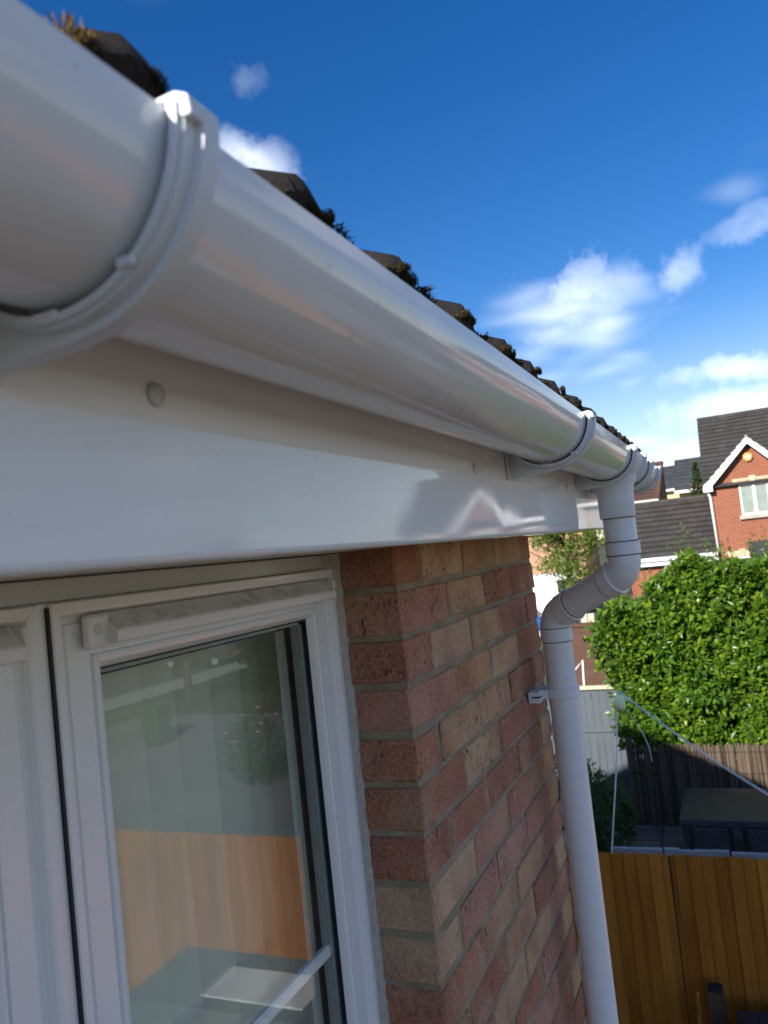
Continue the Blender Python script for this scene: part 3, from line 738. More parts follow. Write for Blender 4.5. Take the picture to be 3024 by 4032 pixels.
# outer frame behind the sashes
MB().box(-1.86, -.022, .0945, .150, -.0335, -.0118).build('frame_head', M_FRAME, WIN, .001)
MB().box(-.062, -.022, .0946, .150, -1.19, -.0337).build('frame_jamb', M_FRAME, WIN, .001)
MB().box(-.621, -.583, .0822, .150, -1.19, -.0337).build('mullion', M_FRAME, WIN, .001)
MB().box(-1.86, -1.195, .0946, .150, -1.19, -.0337).build('frame_jamb', M_FRAME, WIN, .001)
MB().box(-1.195, -.022, .0948, .150, -1.19, -1.14).build('frame_sill', M_FRAME, WIN, .001)
# lumpy sealant between frame and brick
sv = []; sf = []; n_ = 160
for i in range(n_+1):
    z = -.012-1.17*i/n_
    a = mnoise.noise(Vector((0, 3.1, z*60)))*.0022; b2 = mnoise.noise(Vector((5, 1.3, z*90)))*.002; c2 = mnoise.noise(Vector((9, 4.3, z*35)))*.003
    sv += [(-.0400, .0942, z), (-.0370, .0905, z), (-.020, .0875+a, z), (-.003, .0850+b2, z), (.004, .0820+b2+c2, z), (.006, .096, z)]
for i in range(n_):
    for k_ in range(5): sf.append((i*6+k_, i*6+k_+1, (i+1)*6+k_+1, (i+1)*6+k_))
MB().add(sv, sf).build('sealant', M_SILICONE, WIN, smooth=True)

for o_ in WIN.children: o_.location.y += WDY
# vertical blind inside
BL = thing('vertical_blind', 'cream vertical blind hanging behind the window glass', 'blind', (-.4, .24, -.03))
MB().box(-1.6, .3, .225, .265, -.028, .0).build('head_rail', M_WHITE, BL, .002)
sx = -1.56; i = 0
slatw = .089
while sx < .32:
    me = MB(); ang = -RAD(rnd.uniform(6, 33)); cx = sx+slatw/2; pts = []
    for k_ in range(7):
        t_ = -.5+k_/6; bow = .004*(1-4*t_*t_)
        pts.append((cx + t_*slatw*math.cos(ang) + bow*math.sin(ang), .235 + t_*slatw*math.sin(ang) - bow*math.cos(ang)))
    back = [(p[0], p[1]+.0006) for p in reversed(pts)]
    me.prism(pts+back, 2, -1.18, -.03).build('slat', M_BLIND, BL, smooth=True, angle=40)
    sx += rnd.choice((.060, .072, .078, .080))

# ---------------------------------------------------------------- orange fence
FX, FT = 5.27, -2.50
FEN = thing('fence', 'orange-brown stained feather-edge board fence below the downpipe', 'fence', (FX, -3, GZ))
FB = [MB().prism([(0., -.0), (-.0190, 0.), (-.0045, -.122), (.0, -.122)], 2, GZ+.02, FT).mesh('board', .0012) for i in range(3)]
def jittop(me, s):
    r = random.Random(s)
    for v in me.vertices:
        if v.co.z > FT-.01: v.co.z += r.uniform(-.004,.004)
for i, me in enumerate(FB): jittop(me, i)
done_split = False; y = 1.35; split_y = hit(2612, 3400, 0, FX).y
while y > -9.0:
    dz = rnd.uniform(-.006, .006)
    if abs(y-.05-split_y) < .0472 and not done_split:
        done_split = True
        # the split board: two slivers with an open crack between them
        MB().prism([(FX, y), (FX-.0145, y), (FX-.0105, y-.046), (FX, y-.046)], 2, GZ+.02, FT-.002).build('board', M_FENCE, FEN, .001)
        b = MB(); b.add([(FX-.0005, y-.064, FT-.004), (FX-.010, y-.063, FT-.004), (FX-.0045, y-.122, FT), (FX, y-.122, FT), (FX-.0005, y-.0475, GZ+.02), (FX-.0115, y-.0475, GZ+.02), (FX-.0045, y-.122, GZ+.02), (FX, y-.122, GZ+.02)],
                        [(0,1,2,3), (7,6,5,4), (0,4,5,1), (1,5,6,2), (2,6,7,3), (3,7,4,0)])
        b.build('board', M_FENCE, FEN)
        MB().box(FX+.0004, FX+.0018, y-.10, y-.01, GZ+.02, FT-.01).build('crack_light_block', M_OLDWOOD, FEN)  # added strip, keeps light from showing through the crack
    else:
        o = obj('board', rnd.choice(FB), M_FENCE, FEN, (FX+rnd.uniform(-.0015,.0015), y, dz))
        o.rotation_euler = (rnd.uniform(-.0015,.0015), 0, rnd.uniform(-.01,.01))
    y -= .0945
for z in (-2.72, -3.4, -4.05): MB().box(FX+.002, FX+.04, -9, 1.3, z-.035, z+.035).build('rail', M_OLDWOOD, FEN, .004)
yy = 1.2
while yy > -9:
    MB().box(FX+.042, FX+.14, yy-.05, yy+.05, GZ, FT-.05).build('post', M_OLDWOOD, FEN, .005); yy -= 1.8
# clear plastic strips along its top
def s5(x, y): return (2250+x*.46655, 2550+y*.46655)
ci = 0
for a, b in ((350, 632), (604, 768), (784, 908), (898, 1042), (1032, 1192), (1184, 1330), (1346, 1700)):
    ya = hit(*s5(a, 1690), 0, FX+.02).y; yb = hit(*s5(b, 1710), 0, FX+.02).y
    m = MB().box(FX+.004+.003*(ci % 2), FX+.0065+.003*(ci % 2), yb, ya, FT-.03, FT+.036+.005*(ci % 3))
    m.box(FX+.0066, FX+.05, yb, ya, FT+.026+.005*(ci % 3), FT+.0285+.005*(ci % 3))
    ordn = ['first', 'second', 'third', 'fourth', 'fifth', 'sixth', 'seventh'][ci]
    tag(m.build('plastic_strip', M_CLEAR, None), ordn + ' clear plastic strip from the downpipe along the orange fence top', 'plastic strip', 'clear strips on the fence top'); ci += 1
# thin rod with pale green pulley and slack line
tp = hit(2432, 2716, 0, FX-.01); bt = hit(2409, 3348, 0, FX-.01)
ROD = thing('washing_line', 'thin translucent washing line on a slim rod above the orange fence', 'washing line', (bt.x, bt.y, bt.z))
MB().tube([bt - Vector((0,0,.25)), bt, bt.lerp(tp, .5)+Vector((0,-.012,0)), tp], .0055, 8).build('rod', M_LINE, ROD, smooth=True)
far_end = hit(3300, 3285, 0, 4.4)
pts = [tp.lerp(far_end, i/14) - Vector((0,0,.05*math.sin(PI*i/14))) for i in range(15)]
for dz in (.0, .012): MB().tube([p+Vector((0,0,-dz)) for p in pts], .0030, 8).build('line', M_LINE, ROD, smooth=True)
dA, dB, dC = hit(2470, 2795, 0, FX), hit(2532, 2888, 0, FX), hit(2567, 2998, 0, FX)
MB().tube([dA, dA.lerp(dB,.5)+Vector((0,.004,-.004)), dB, dB.lerp(dC,.5)+Vector((0,-.012,0)), dC], .0030, 8).build('loose_end', M_LINE, ROD, smooth=True)
ba = hit(2439, 2768, 0, FX-.02)
MB().lathe((ba.x, ba.y, ba.z), 1, [(-.044, .014), (-.040, .044), (-.022, .060), (.0, .065), (.022, .060), (.040, .044), (.044, .014)], 24).build('pulley', M_BALL, ROD, smooth=True)
MB().box(ba.x-.012, ba.x+.012, ba.y-.085, ba.y-.03, ba.z+.012, ba.z+.040).build('pulley_bracket', M_BALL, ROD, .004)

# post, picket edging and lidded box at the foot of the fence
pp = hit(2815, 3890, 0, 5.12)
PO = thing('timber_post', 'short weathered timber post standing against the orange fence', 'post', (5.12, pp.y, GZ))
MB().box(5.06, 5.16, pp.y-.055, pp.y+.055, GZ, pp.z).build('post', M_OLDWOOD, PO, .006)
MB().box(5.055, 5.165, pp.y-.048, pp.y+.048, pp.z+.0005, pp.z+.016).build('rotten_top', M_DARK, PO, .005)
pk = hit(2748, 3925, 0, 5.0)
PK = thing('picket_edging', 'narrow wooden picket edging beside the short timber post', 'edging', (5.0, pk.y, GZ))
for i in range(5):
    zt = pk.z+.02-.055*i; MB().prism([(4.99-.05*i, pk.y+.008), (5.035-.05*i, pk.y+.008), (5.035-.05*i, pk.y-.010), (4.99-.05*i, pk.y-.010)], 2, GZ, zt).build('picket', M_FENCE, PK, .002)
MB().box(4.72, 5.03, pk.y-.024, pk.y-.011, pk.z-.28, pk.z-.22).build('rail', M_OLDWOOD, PK, .002)
bx = hit(2905, 3978, 0, 5.08)
BX = thing('storage_box', 'dark plum plastic storage box with a ridged lid by the fence', 'storage box', (4.7, bx.y-.5, GZ))
MB().box(4.42, 5.04, bx.y-1.05, bx.y-.03, GZ, bx.z-.03).build('body', M_PLUM, BX, .015, 2)
MB().box(4.38, 5.08, bx.y-1.10, bx.y, bx.z-.03, bx.z+.012).build('lid', M_PLUM, BX, .012, 2)
for i in range(5): MB().box(4.46, 5.0, bx.y-1.02+.2*i, bx.y-.94+.2*i, bx.z+.012, bx.z+.022).build('lid_rib', M_PLUM, BX, .004)
# things that only show mirrored in the window
GB = thing('garden_box', 'grey garden chest with a white board on it, seen mirrored in the window', 'chest', (4.35, -3.3, GZ))
MB().box(3.95, 4.75, -4.2, -2.5, GZ, -3.36).build('body', M_GREYBOX, GB, .02, 2)
MB().box(3.92, 4.78, -4.23, -2.47, -3.359, -3.32).build('lid', M_GREYBOX, GB, .01)
tag(MB().box(4.08, 4.52, -3.55, -2.65, -3.319, -3.30).build('white_board', M_WHITE, None, .004), 'white board lying on the grey chest, mirrored in the window', 'board')

# ---------------------------------------------------------------- foliage generators
def leaf(b, p, d, nrm, l, w, fold=.25):
    d = d.normalized(); s = d.cross(nrm)
    if s.length < 1e-4: return
    s.normalize(); u = s.cross(d).normalized()
    b.add([p, p+d*l*.45+s*w*.5+u*l*fold*.25, p+d*l-u*l*.10, p+d*l*.45-s*w*.5+u*l*fold*.25, p+d*l*.5-u*l*.02], [(0,1,4), (1,2,4), (0,4,3), (4,2,3)])
def rv(r): 
    while True:
        v = Vector((r.uniform(-1,1), r.uniform(-1,1), r.uniform(-1,1)))
        if .05 < v.length < 1: return v.normalized()
def rosette(b, p, out, r, n, l):
    for i in range(n):
        d = (out*.75 + rv(r)*.9 + Vector((0,0,.25))).normalized()
        leaf(b, p+rv(r)*.03, d, (out+rv(r)*.6+Vector((0,0,.6))), l*r.uniform(.7,1.2), l*r.uniform(.38,.52))

# ---------------------------------------------------------------- laurel hedge over a reed screen
HED = thing('laurel_hedge', 'tall glossy green laurel hedge rising behind the reed screen', 'hedge', (12.0, -1.0, GZ))
def edge_y(z):        # left-hand outline of the hedge
    pts = [(-4.3, 1.1), (-3.4, 1.2), (-3.1, 1.42), (-2.45, 1.40), (-2.1, 1.56), (-1.66, 1.66), (-1.15, 1.45), (-.75, 1.0), (-.5, .62), (-.2, .4)]
    for (a, b), (c, d) in zip(pts, pts[1:]):
        if a <= z <= c: return b+(d-b)*(z-a)/(c-a)
    return pts[-1][1] if z > 0 else pts[0][1]
def top_z(y): return -.62 + .13*math.sin(y*2.1+.6) + .10*math.sin(y*5.3) + .06*math.sin(y*11.) - max(0, y+.1)*.42
def front_x(y, z): return 11.12 + .22*mnoise.noise(Vector((0, y*1.1, z*1.1))) + .17*mnoise.noise(Vector((3, y*2.6, z*2.6))) + .25*max(0, (z+1.4))**1.3
def bot_z(y): return -3.58 + .12*math.sin(y*3.+1) - .16*max(0, .6-y)
fol = MB(); r = random.Random(5)
for i in range(11500):
    y = r.uniform(-3.6, 1.75); z = r.uniform(-3.85, -.3)
    if z < bot_z(y) or z > top_z(y) or y > edge_y(z)+r.uniform(-.05,.08): continue
    dpt = r.random()**1.3*.55
    p = Vector((front_x(y, z)+dpt, y, z))
    out = Vector((-1, .5*max(0, (y-edge_y(z)+.4)/.4), .25+.5*max(0, (z-top_z(y)+.5)))).normalized()
    rosette(fol, p, out, r, 6 if dpt < .15 else 4, .125 if r.random() < .7 else .085)
for i in range(2600):      # top and left flank
    y = r.uniform(-3.6, 1.7); x = r.uniform(11.3, 12.9)
    z = top_z(y) - r.random()**2*.35 - (.12 if x > 12.4 else 0)
    if y > edge_y(z): z = r.uniform(-3.3, -.7); y = edge_y(z)-r.random()**2*.25
    rosette(fol, Vector((x, y, z)), Vector((-.2, .3 if y > .9 else 0, 1)).normalized(), r, 5, .085)
for i in range(7000):      # leaves deeper in the hedge
    y = r.uniform(-3.6, 1.6); z = r.uniform(-3.6, -.6)
    if z > top_z(y)-.05 or y > edge_y(z)-.05: continue
    rosette(fol, Vector((front_x(y, z)+r.uniform(.5, 1.5), y, z)), Vector((-1,0,.3)).normalized(), r, 4, .15)
stems = MB()
for i in range(80):        # young shoots standing proud of the top
    y = r.uniform(-3.2, .8); x = r.uniform(11.4, 12.3); z0 = top_z(y)-.15; h = r.uniform(.15, .50); tip = Vector((x+r.uniform(-.08,.08), y+r.uniform(-.09,.09), z0+h+.12))
    b0 = Vector((x, y, z0)); stems.tube([b0, b0.lerp(tip,.5)+Vector((.01,0,0)), tip], [.006,.004,.002], 5)
    for k_ in range(9):
        q = b0.lerp(tip, .25+.75*k_/8); d = (rv(r)*.8+Vector((0,0,.7))).normalized(); leaf(fol, q, d, rv(r)+Vector((0,0,.5)), r.uniform(.06,.10), r.uniform(.028,.042))
stuff(fol.build('foliage', M_LAUREL, HED, fix=False))
for i in range(26):
    y = -3.4+.19*i; b0 = Vector((11.7+r.uniform(-.2,.3), y, GZ)); stems.tube([b0, b0+Vector((r.uniform(-.1,.1), r.uniform(-.15,.15), 1.6)), b0+Vector((r.uniform(-.3,.2), r.uniform(-.3,.3), 3.3))], [.03,.022,.006], 6)
stems.build('stems', M_BARK, HED)

SCR = thing('reed_screen', 'brown reed screen below the laurel hedge', 'screen', (11.0, 0, GZ))
rb = MB(); y = 1.30
while y > -3.6:
    w = r.uniform(.008, .013); t_ = GZ+1.15+r.uniform(-.03,.03)
    rb.tube([(11.0+r.uniform(-.006,.006), y, GZ+.03), (11.0+r.uniform(-.008,.008), y+r.uniform(-.006,.006), GZ+.6), (11.0+r.uniform(-.006,.006), y+r.uniform(-.008,.008), t_)], w, 5, cap=False); y -= w*1.95
stuff(rb.build('reeds', M_REED, SCR, smooth=True, fix=False))
for z in (.15, .45, .75, 1.05): MB().tube([(10.985, 1.3, GZ+z), (10.985, -3.6, GZ+z)], .004, 6).build('wire', M_DARK, SCR)
MB().box(11.03, 11.10, 1.24, 1.33, GZ, GZ+1.25).build('post', M_OLDWOOD, SCR, .004)

# small bush in front of the grey fence
BU = thing('bush', 'small leafy green bush between the downpipe and the reed screen', 'bush', (9.6, 1.6, GZ))
bf = MB(); r = random.Random(9)
for i in range(2300):
    d = rv(r); q = r.random()**.33
    p = Vector((9.7, 1.72, -3.75)) + Vector((d.x*.62, d.y*.60, d.z*.62))*q*(1+.18*mnoise.noise(d*2.3))
    if r.random() < .22: p = Vector((9.75, 1.95, -3.35)) + d*.42*q
    if p.z < GZ+.05: continue
    rosette(bf, p, d, r, 4, .055)
for (yy_, zz_) in ((1.2, -3.48), (1.13, -3.58), (1.28, -3.33)):
    for i in range(60): rosette(bf, Vector((9.3, yy_, zz_))+rv(r)*.13*r.random(), Vector((-.5,-.3,.8)), r, 4, .05)
stuff(bf.build('foliage', M_BUSH, BU, fix=False))
st = MB()
for i in range(9): b0 = Vector((9.7, 1.72, GZ)); st.tube([b0, b0+Vector((r.uniform(-.2,.2), r.uniform(-.2,.2), .35)), b0+Vector((r.uniform(-.4,.4), r.uniform(-.4,.4), .8))], [.014,.01,.004], 6)
st.build('stems', M_BARK, BU)

# grey painted fence behind the bush
GF = thing('fence', 'blue-grey painted board fence with pale timber capping behind the small bush', 'fence', (12.25, 2.6, GZ))
y = 4.9; gb = MB().prism([(12.25, 0), (12.238, 0), (12.244, -.112), (12.25, -.112)], 2, GZ+.02, -2.56).mesh('board', .001)
while y > 1.30:
    obj('board', gb, M_GREYWOOD, GF, (rnd.uniform(-.002,.002), y, rnd.uniform(-.004,.004))); y -= .118
for z in (-3.22, -3.95): MB().box(12.215, 12.239, 1.25, 4.9, z-.035, z+.03).build('rail', M_GREYWOOD, GF, .004)
MB().box(12.19, 12.30, 1.20, 4.95, -2.555, -2.50).build('capping', M_CAPWOOD, GF, .005)
MB().box(12.20, 12.29, 1.14, 1.235, GZ, -2.47).build('post', M_GREYWOOD, GF, .005)

# rattan cube table
TA = thing('rattan_table', 'dark rattan cube dining table with a grey top on the patio', 'table', (9.8, -.55, GZ))
tz = GZ+.72; tx0, tx1, ty0, ty1 = 9.18, 10.42, -1.75, .52
MB().box(tx0+.012, tx1-.012, ty0+.012, ty1-.012, tz-.012, tz+.004).build('top', M_TABLETOP, TA, .003)
for (a, b, c, d) in ((tx0-.01, tx0+.012, ty0-.01, ty1+.01), (tx1-.012, tx1+.01, ty0-.01, ty1+.01), (tx0+.0125, tx1-.0125, ty0-.01, ty0+.012), (tx0+.0125, tx1-.0125, ty1-.012, ty1+.01)):
    MB().box(a, b, c, d, tz-.075, tz+.001).build('rim', M_RATTAN, TA, .004)
for x_ in (tx0+.02, tx1-.06):
    for y_ in (ty0+.02, ty1-.06): MB().box(x_, x_+.05, y_, y_+.05, GZ+.036, tz-.013).build('leg', M_RATTAN, TA, .004)
CHY = [(.44, -.06), (-.16, -.74), (-.84, -1.42)]
for i, (a, b) in enumerate(CHY):
    ch = thing('rattan_chair', ['dark rattan cube chair tucked under the table, nearest the bush', 'dark rattan cube chair tucked under the middle of the table', 'dark rattan cube chair at the far right end of the table'][i], 'chair', (9.2, (a+b)/2, GZ), 'rattan chairs pushed under the table')
    MB().box(9.16, 9.215, b, a, GZ+.06, GZ+.632).build('backrest', M_RATTAN, ch, .012)
    MB().box(9.217, 9.75, b+.03, a-.03, GZ+.30, GZ+.36).build('seat', M_RATTAN, ch, .01)
    for y_ in (a-.05, b): MB().box(9.15, 9.158, y_, y_+.05, GZ+.036, GZ+.635).build('corner_post', M_DARK, ch)

# ---------------------------------------------------------------- far things
def course_roof(parent, p0, p1, q0, q1, mat, rows, th=.035, name='roof'):
    """eaves p0->p1, ridge q0->q1: one overlapping course of tiles per row"""
    p0, p1, q0, q1 = map(Vector, (p0, p1, q0, q1)); rf = part(name, parent, (p0+p1+q0+q1)/4)
    nrm = (p1-p0).cross(q0-p0).normalized()
    if nrm.z < 0: nrm = -nrm
    for i in range(rows):
        t0, t1 = i/rows, min(1., (i+1.22)/rows)
        a, b = p0.lerp(q0, t0), p1.lerp(q1, t0); c, d = p1.lerp(q1, t1), p0.lerp(q0, t1)
        up = nrm*(th*1.7); lo = nrm*.004
        m = MB().add([a+up, b+up, c+lo, d+lo, a+up-nrm*th, b+up-nrm*th, c-nrm*.02, d-nrm*.02], [(0,1,2,3), (7,6,5,4), (0,4,5,1), (1,5,6,2), (2,6,7,3), (3,7,4,0)])
        m.build('tile_course', mat, rf)
    return rf
def far_window(parent, x, y0, y1, z0, z1, lights=2, lintel=True, bars=True):
    w = part('window', parent, (x, (y0+y1)/2, z0)); fw = .055
    MB().box(x-.03, x+.05, y0, y1, z1-fw, z1).box(x-.03, x+.05, y0, y1, z0, z0+fw).box(x-.03, x+.05, y0, y0+fw, z0+fw, z1-fw).box(x-.03, x+.05, y1-fw, y1, z0+fw, z1-fw).build('frame', M_WHITE, w)
    MB().box(x-.016, x-.012, y0+fw, y1-fw, z0+fw, z1-fw).build('pane', M_GLASS, w)
    MB().box(x-.010, x-.003, y0+fw, y1-fw, z0+fw, z1-fw).build('curtain', M_CURTAIN, w)
    for i in range(1, lights):
        yc = y0+(y1-y0)*i/lights; MB().box(x-.035, x+.028, yc-.045, yc+.045, z0+fw, z1-fw).build('mullion', M_WHITE, w)
    if bars:
        MB().box(x+.0, x+.028, y0+fw, y1-fw, (z0+z1)/2-.012, (z0+z1)/2+.012).build('glazing_bar', M_WHITE, w)
    MB().box(x-.12, x+.0, y0-.09, y1+.09, z0-.14, z0-.005).build('sill', M_SILL, w, .01)
    if lintel:
        MB().prism([(y0-.20, z1+.21), (y1+.20, z1+.21), (y1+.14, z1+.015), (y0-.14, z1+.015)], 0, x-.02, x+.04).build('lintel', M_STONE, w)
        ym = (y0+y1)/2; MB().prism([(ym-.11, z1+.27), (ym+.11, z1+.27), (ym+.07, z1+.005), (ym-.07, z1+.005)], 0, x-.05, x+.03).build('keystone', M_STONE, w, .008)
    return w

# --- red brick house with the white bargeboards
HX = 28.9
def FH(px, py, x=HX): return hit(px, py, 0, x)
H1 = thing('house', 'red brick house with white gable bargeboards and amber alarm box above the hedge', 'house', (HX, -2.5, GZ))
yL = FH(2795, 1926).y; yR = -4.85
zE = FH(2795, 1926).z
ap = FH(2936, 1722); gL = FH(2774, 1921); gy = ap.y; half = gL.y-gy
MB().box(HX, HX+.3, yR, yL, GZ, zE+.02).build('wall', M_FARBRICK, H1)
inz = ap.z-.24
MB().prism([(gy-half+.12, zE+.021), (gy+half-.12, zE+.021), (gy, inz)], 0, HX, HX+.3).build('gable', M_FARBRICK, H1)
MB().box(HX+.301, HX+8.0, yL-.3, yL, GZ, zE+.02).build('side_wall', M_FARBRICK_X, H1)
MB().box(HX+.301, HX+8.0, yR, yR+.3, GZ, zE+.02).build('side_wall', M_FARBRICK_X, H1)
rx = HX+3.9
rl = hit(2744, 1660, 0, rx); 
course_roof(H1, (HX-.15, yR-.25, zE), (HX-.15, rl.y, zE), (rx, yR-.25, rl.z), (rx, rl.y, rl.z), M_ROOF_GREY, 17)
course_roof(H1, (HX+7.9, yR-.25, zE), (HX+7.9, rl.y, zE), (rx, yR-.25, rl.z), (rx, rl.y, rl.z), M_ROOF_GREY, 12)
MB().tube([(rx, yR-.25, rl.z+.02), (rx, rl.y, rl.z+.02)], .11, 10).build('ridge', M_ROOF_GREY, H1)
MB().prism([(HX+.3, zE+.021), (HX+7.6, zE+.021), (rx, rl.z-.1)], 1, yL-.28, yL-.02).build('side_gable', M_FARBRICK_X, H1)
# cross gable roof
gx1 = HX+2.6
for s_ in (1, -1):
    course_roof(H1, (HX-.32, gy+s_*(half+.02), gL.z+.05), (gx1-1.0, gy+s_*(half+.02), gL.z+.05), (HX-.32, gy, ap.z+.02), (gx1, gy, ap.z+.02), M_ROOF_GREY, 8)
    o_ = [(gy+s_*(half+.03), gL.z-.17), (gy+s_*(half+.03), gL.z+.06), (gy, ap.z+.05), (gy, ap.z-.22), (gy+s_*(half-.26), gL.z+.02), (gy+s_*(half-.26), gL.z-.17)]
    MB().prism(o_, 0, HX-.30-.003*s_, HX-.24).build('bargeboard', M_WHITE, H1)
    MB().prism([(gy+s_*(half+.02), gL.z-.17), (gy+s_*(half-.26), gL.z-.17), (gy+s_*(half-.26), gL.z-.15), (gy+s_*(half+.02), gL.z-.15)], 0, HX-.238, HX-.002).build('box_end', M_WHITE, H1)
dpx = FH(2788, 1945, HX-.06); 
MB().tube([(HX-.2, yL+.10, zE+.02), (HX-.2, yL+.10, zE-.06), (HX-.07, yL+.02, zE-.28), (HX-.07, yL-.02, FH(2815, 2174).z)], .045, 10).build('downpipe', M_WHITE, H1, smooth=True)
MB().box(HX-.32, HX-.2, yR-.2, gy-half-.02, zE-.08, zE+.04).build('gutter', M_WHITE, H1, .01)
MB().box(HX-.30, HX-.10, yL-.02, yL+.22, zE-.10, zE+.06).build('gutter_end', M_WHITE, H1, .01)
MB().tube([(HX-.07, yR+.12, zE-.05), (HX-.07, yR+.12, GZ)], .045, 10).build('downpipe', M_WHITE, H1, smooth=True)
al = FH(2943, 1799)
ab = part('alarm_box', H1, (HX, al.y, al.z))
MB().prism([(al.y+.165*math.cos(PI/8+PI/4*i), al.z+.165*math.sin(PI/8+PI/4*i)) for i in range(8)], 0, HX-.09, HX-.002).build('alarm_case', M_YELLOW, ab, .012)
MB().prism([(al.y+.085*math.cos(PI/8*i), al.z+.062*math.sin(PI/8*i)) for i in range(16)], 0, HX-.094, HX-.0905).build('alarm_label', M_WHITE, ab)
for dz_ in (-.012,): MB().box(HX-.0965, HX-.0945, al.y-.060, al.y+.060, al.z+dz_-.012, al.z+dz_+.016).build('alarm_print', M_BLUE, ab)
a, b = FH(2907, 1909), FH(2919, 2030)
far_window(H1, HX, FH(3016, 1903).y-.06, a.y, b.z, a.z, 2)
far_window(H1, HX, -4.55, -3.35, b.z, a.z, 2)
c, d = FH(2890, 2194), FH(2927, 2262)
far_window(H1, HX, d.y-.35, c.y, c.z-1.15, c.z, 1)
far_window(H1, HX, -4.5, -3.2, c.z-1.15, c.z, 2)
# canopy over the entrance
cl_ = FH(2953, 2168, HX-.7)
MB().prism([(HX-.9, cl_.z-.18), (HX-.9, cl_.z-.10), (HX-.002, cl_.z+.28), (HX-.002, cl_.z-.18)], 1, cl_.y-1.5, cl_.y).build('canopy', M_ROOF_SLATE, H1)
# --- its lower side wing
W1 = thing('garage', 'low brick side wing with dark ribbed tile roof beside the red brick house', 'garage', (HX, 1.5, GZ))
eR = FH(2815, 2176); eL = FH(2470, 2204); gx = HX+2.7
rR = hit(2784, 1959, 0, gx); rL = hit(2440, 1996, 0, gx)
yl2, yr2 = eL.y, yL+.01
course_roof(W1, (HX-.25, yr2, eR.z), (HX-.25, yl2, eR.z), (gx, yr2, rR.z), (gx, yl2, rR.z), M_ROOF_GREY, 11, .05)
MB().box(HX, HX+.25, yr2, yl2-.2, GZ, eR.z-.02).build('wall', M_FARBRICK, W1)
MB().box(HX-.36, HX-.255, yr2, yl2, eR.z-.10, eR.z+.03).build('gutter', M_WHITE, W1, .01)
MB().box(HX-.254, HX-.235, yr2, yl2, eR.z-.26, eR.z-.03).build('fascia_board', M_WHITE, W1)
MB().tube([(gx, yr2, rR.z+.03), (gx, yl2, rR.z+.03)], .10, 10).build('ridge', M_ROOF_GREY, W1)
MB().prism([(HX+.251, GZ), (gx*2-HX, GZ), (gx*2-HX, eR.z-.05), (gx, rR.z-.08), (HX+.251, eR.z-.1)], 1, yl2-.3, yl2-.02).build('side_wall', M_FARBRICK_X, W1)
q = FH(2640, 2222)
for (ya, yb) in ((2612, 2655), (2660, 2712), (2718, 2760)):
    far_window(W1, HX-.01, FH(yb, 2222).y, FH(ya, 2222).y, q.z-1.05, q.z-.02, 1, False)
# --- second house of the row, out of frame, mirrored in the fascia
H2 = thing('house', 'second red brick gabled house of the row, mirrored in the glossy fascia', 'house', (HX, -9, GZ))
MB().box(HX, HX+6, -12.2, -6.25, GZ, .80).build('wall', M_FARBRICK, H2)
course_roof(H2, (HX-.25, -12.4, .80), (HX-.25, -6.1, .80), (HX+3, -12.4, 3.2), (HX+3, -6.1, 3.2), M_ROOF_GREY, 12)
course_roof(H2, (HX+6.2, -12.4, .80), (HX+6.2, -6.1, .80), (HX+3, -12.4, 3.2), (HX+3, -6.1, 3.2), M_ROOF_GREY, 8)
MB().prism([(-9.75, .801), (-7.6, .801), (-8.68, 2.05)], 0, HX, HX+.3).build('gable', M_FARBRICK, H2)
MB().box(HX-.36, HX-.26, -7.4, -6.1, .70, .85).build('gutter', M_WHITE, H2)
for s_ in (1, -1):
    course_roof(H2, (HX-.3, -8.68+s_*1.3, .80), (HX+1.3, -8.68+s_*1.3, .80), (HX-.3, -8.68, 2.25), (HX+2.4, -8.68, 2.25), M_ROOF_GREY, 7)
    MB().prism([(-8.68+s_*1.34, .62), (-8.68+s_*1.34, .86), (-8.68, 2.28), (-8.68, 2.02), (-8.68+s_*1.10, .62)], 0, HX-.30-.003*s_, HX-.24).build('bargeboard', M_WHITE, H2)
far_window(H2, HX, -9.15, -8.25, -.15, .55, 2); far_window(H2, HX, -11.6, -10.4, -.2, .55, 2); far_window(H2, HX, -7.3, -6.5, -.2, .5, 1)
far_window(H2, HX, -9.3, -8.0, -3.2, -1.9, 2); far_window(H2, HX, -11.7, -10.3, -3.2, -1.9, 2)
# --- houses behind
def simple_house(name, label, x, ya, yb, depth, ze, zr, wallm, roofm, rows=12, group=None):
    h = thing(name, label, 'house', (x, (ya+yb)/2, GZ), group)
    MB().box(x, x+depth, min(ya,yb), max(ya,yb), GZ, ze).build('wall', wallm, h)
    a, b = min(ya,yb)-.2, max(ya,yb)+.2
    course_roof(h, (x-.3, a, ze), (x-.3, b, ze), (x+depth/2, a, zr), (x+depth/2, b, zr), roofm, rows)
    course_roof(h, (x+depth+.3, a, ze), (x+depth+.3, b, ze), (x+depth/2, a, zr), (x+depth/2, b, zr), roofm, 6)
    MB().prism([(x+.02, ze), (x+depth-.02, ze), (x+depth/2, zr-.1)], 1, a+.25, b-.25).build('gable', wallm, h)
    MB().box(x-.42, x-.31, a, b, ze-.12, ze+.02).build('gutter', M_WHITE, h)
    return h
bx0 = 44.
r0 = hit(2655, 1812, 0, bx0+3.5); r1 = hit(2830, 1800, 0, bx0+3.5); e0 = hit(2645, 1938, 0, bx0)
h_ = simple_house('house', 'distant house with plain dark slate roof left of the red brick gable', bx0, r0.y-.2, r0.y-7, 7, e0.z, r0.z, M_RENDER, M_ROOF_SLATE, 9)
bx1 = 58.
r0 = hit(2560, 1838, 0, bx1+3.5); e0 = hit(2660, 1925, 0, bx1)
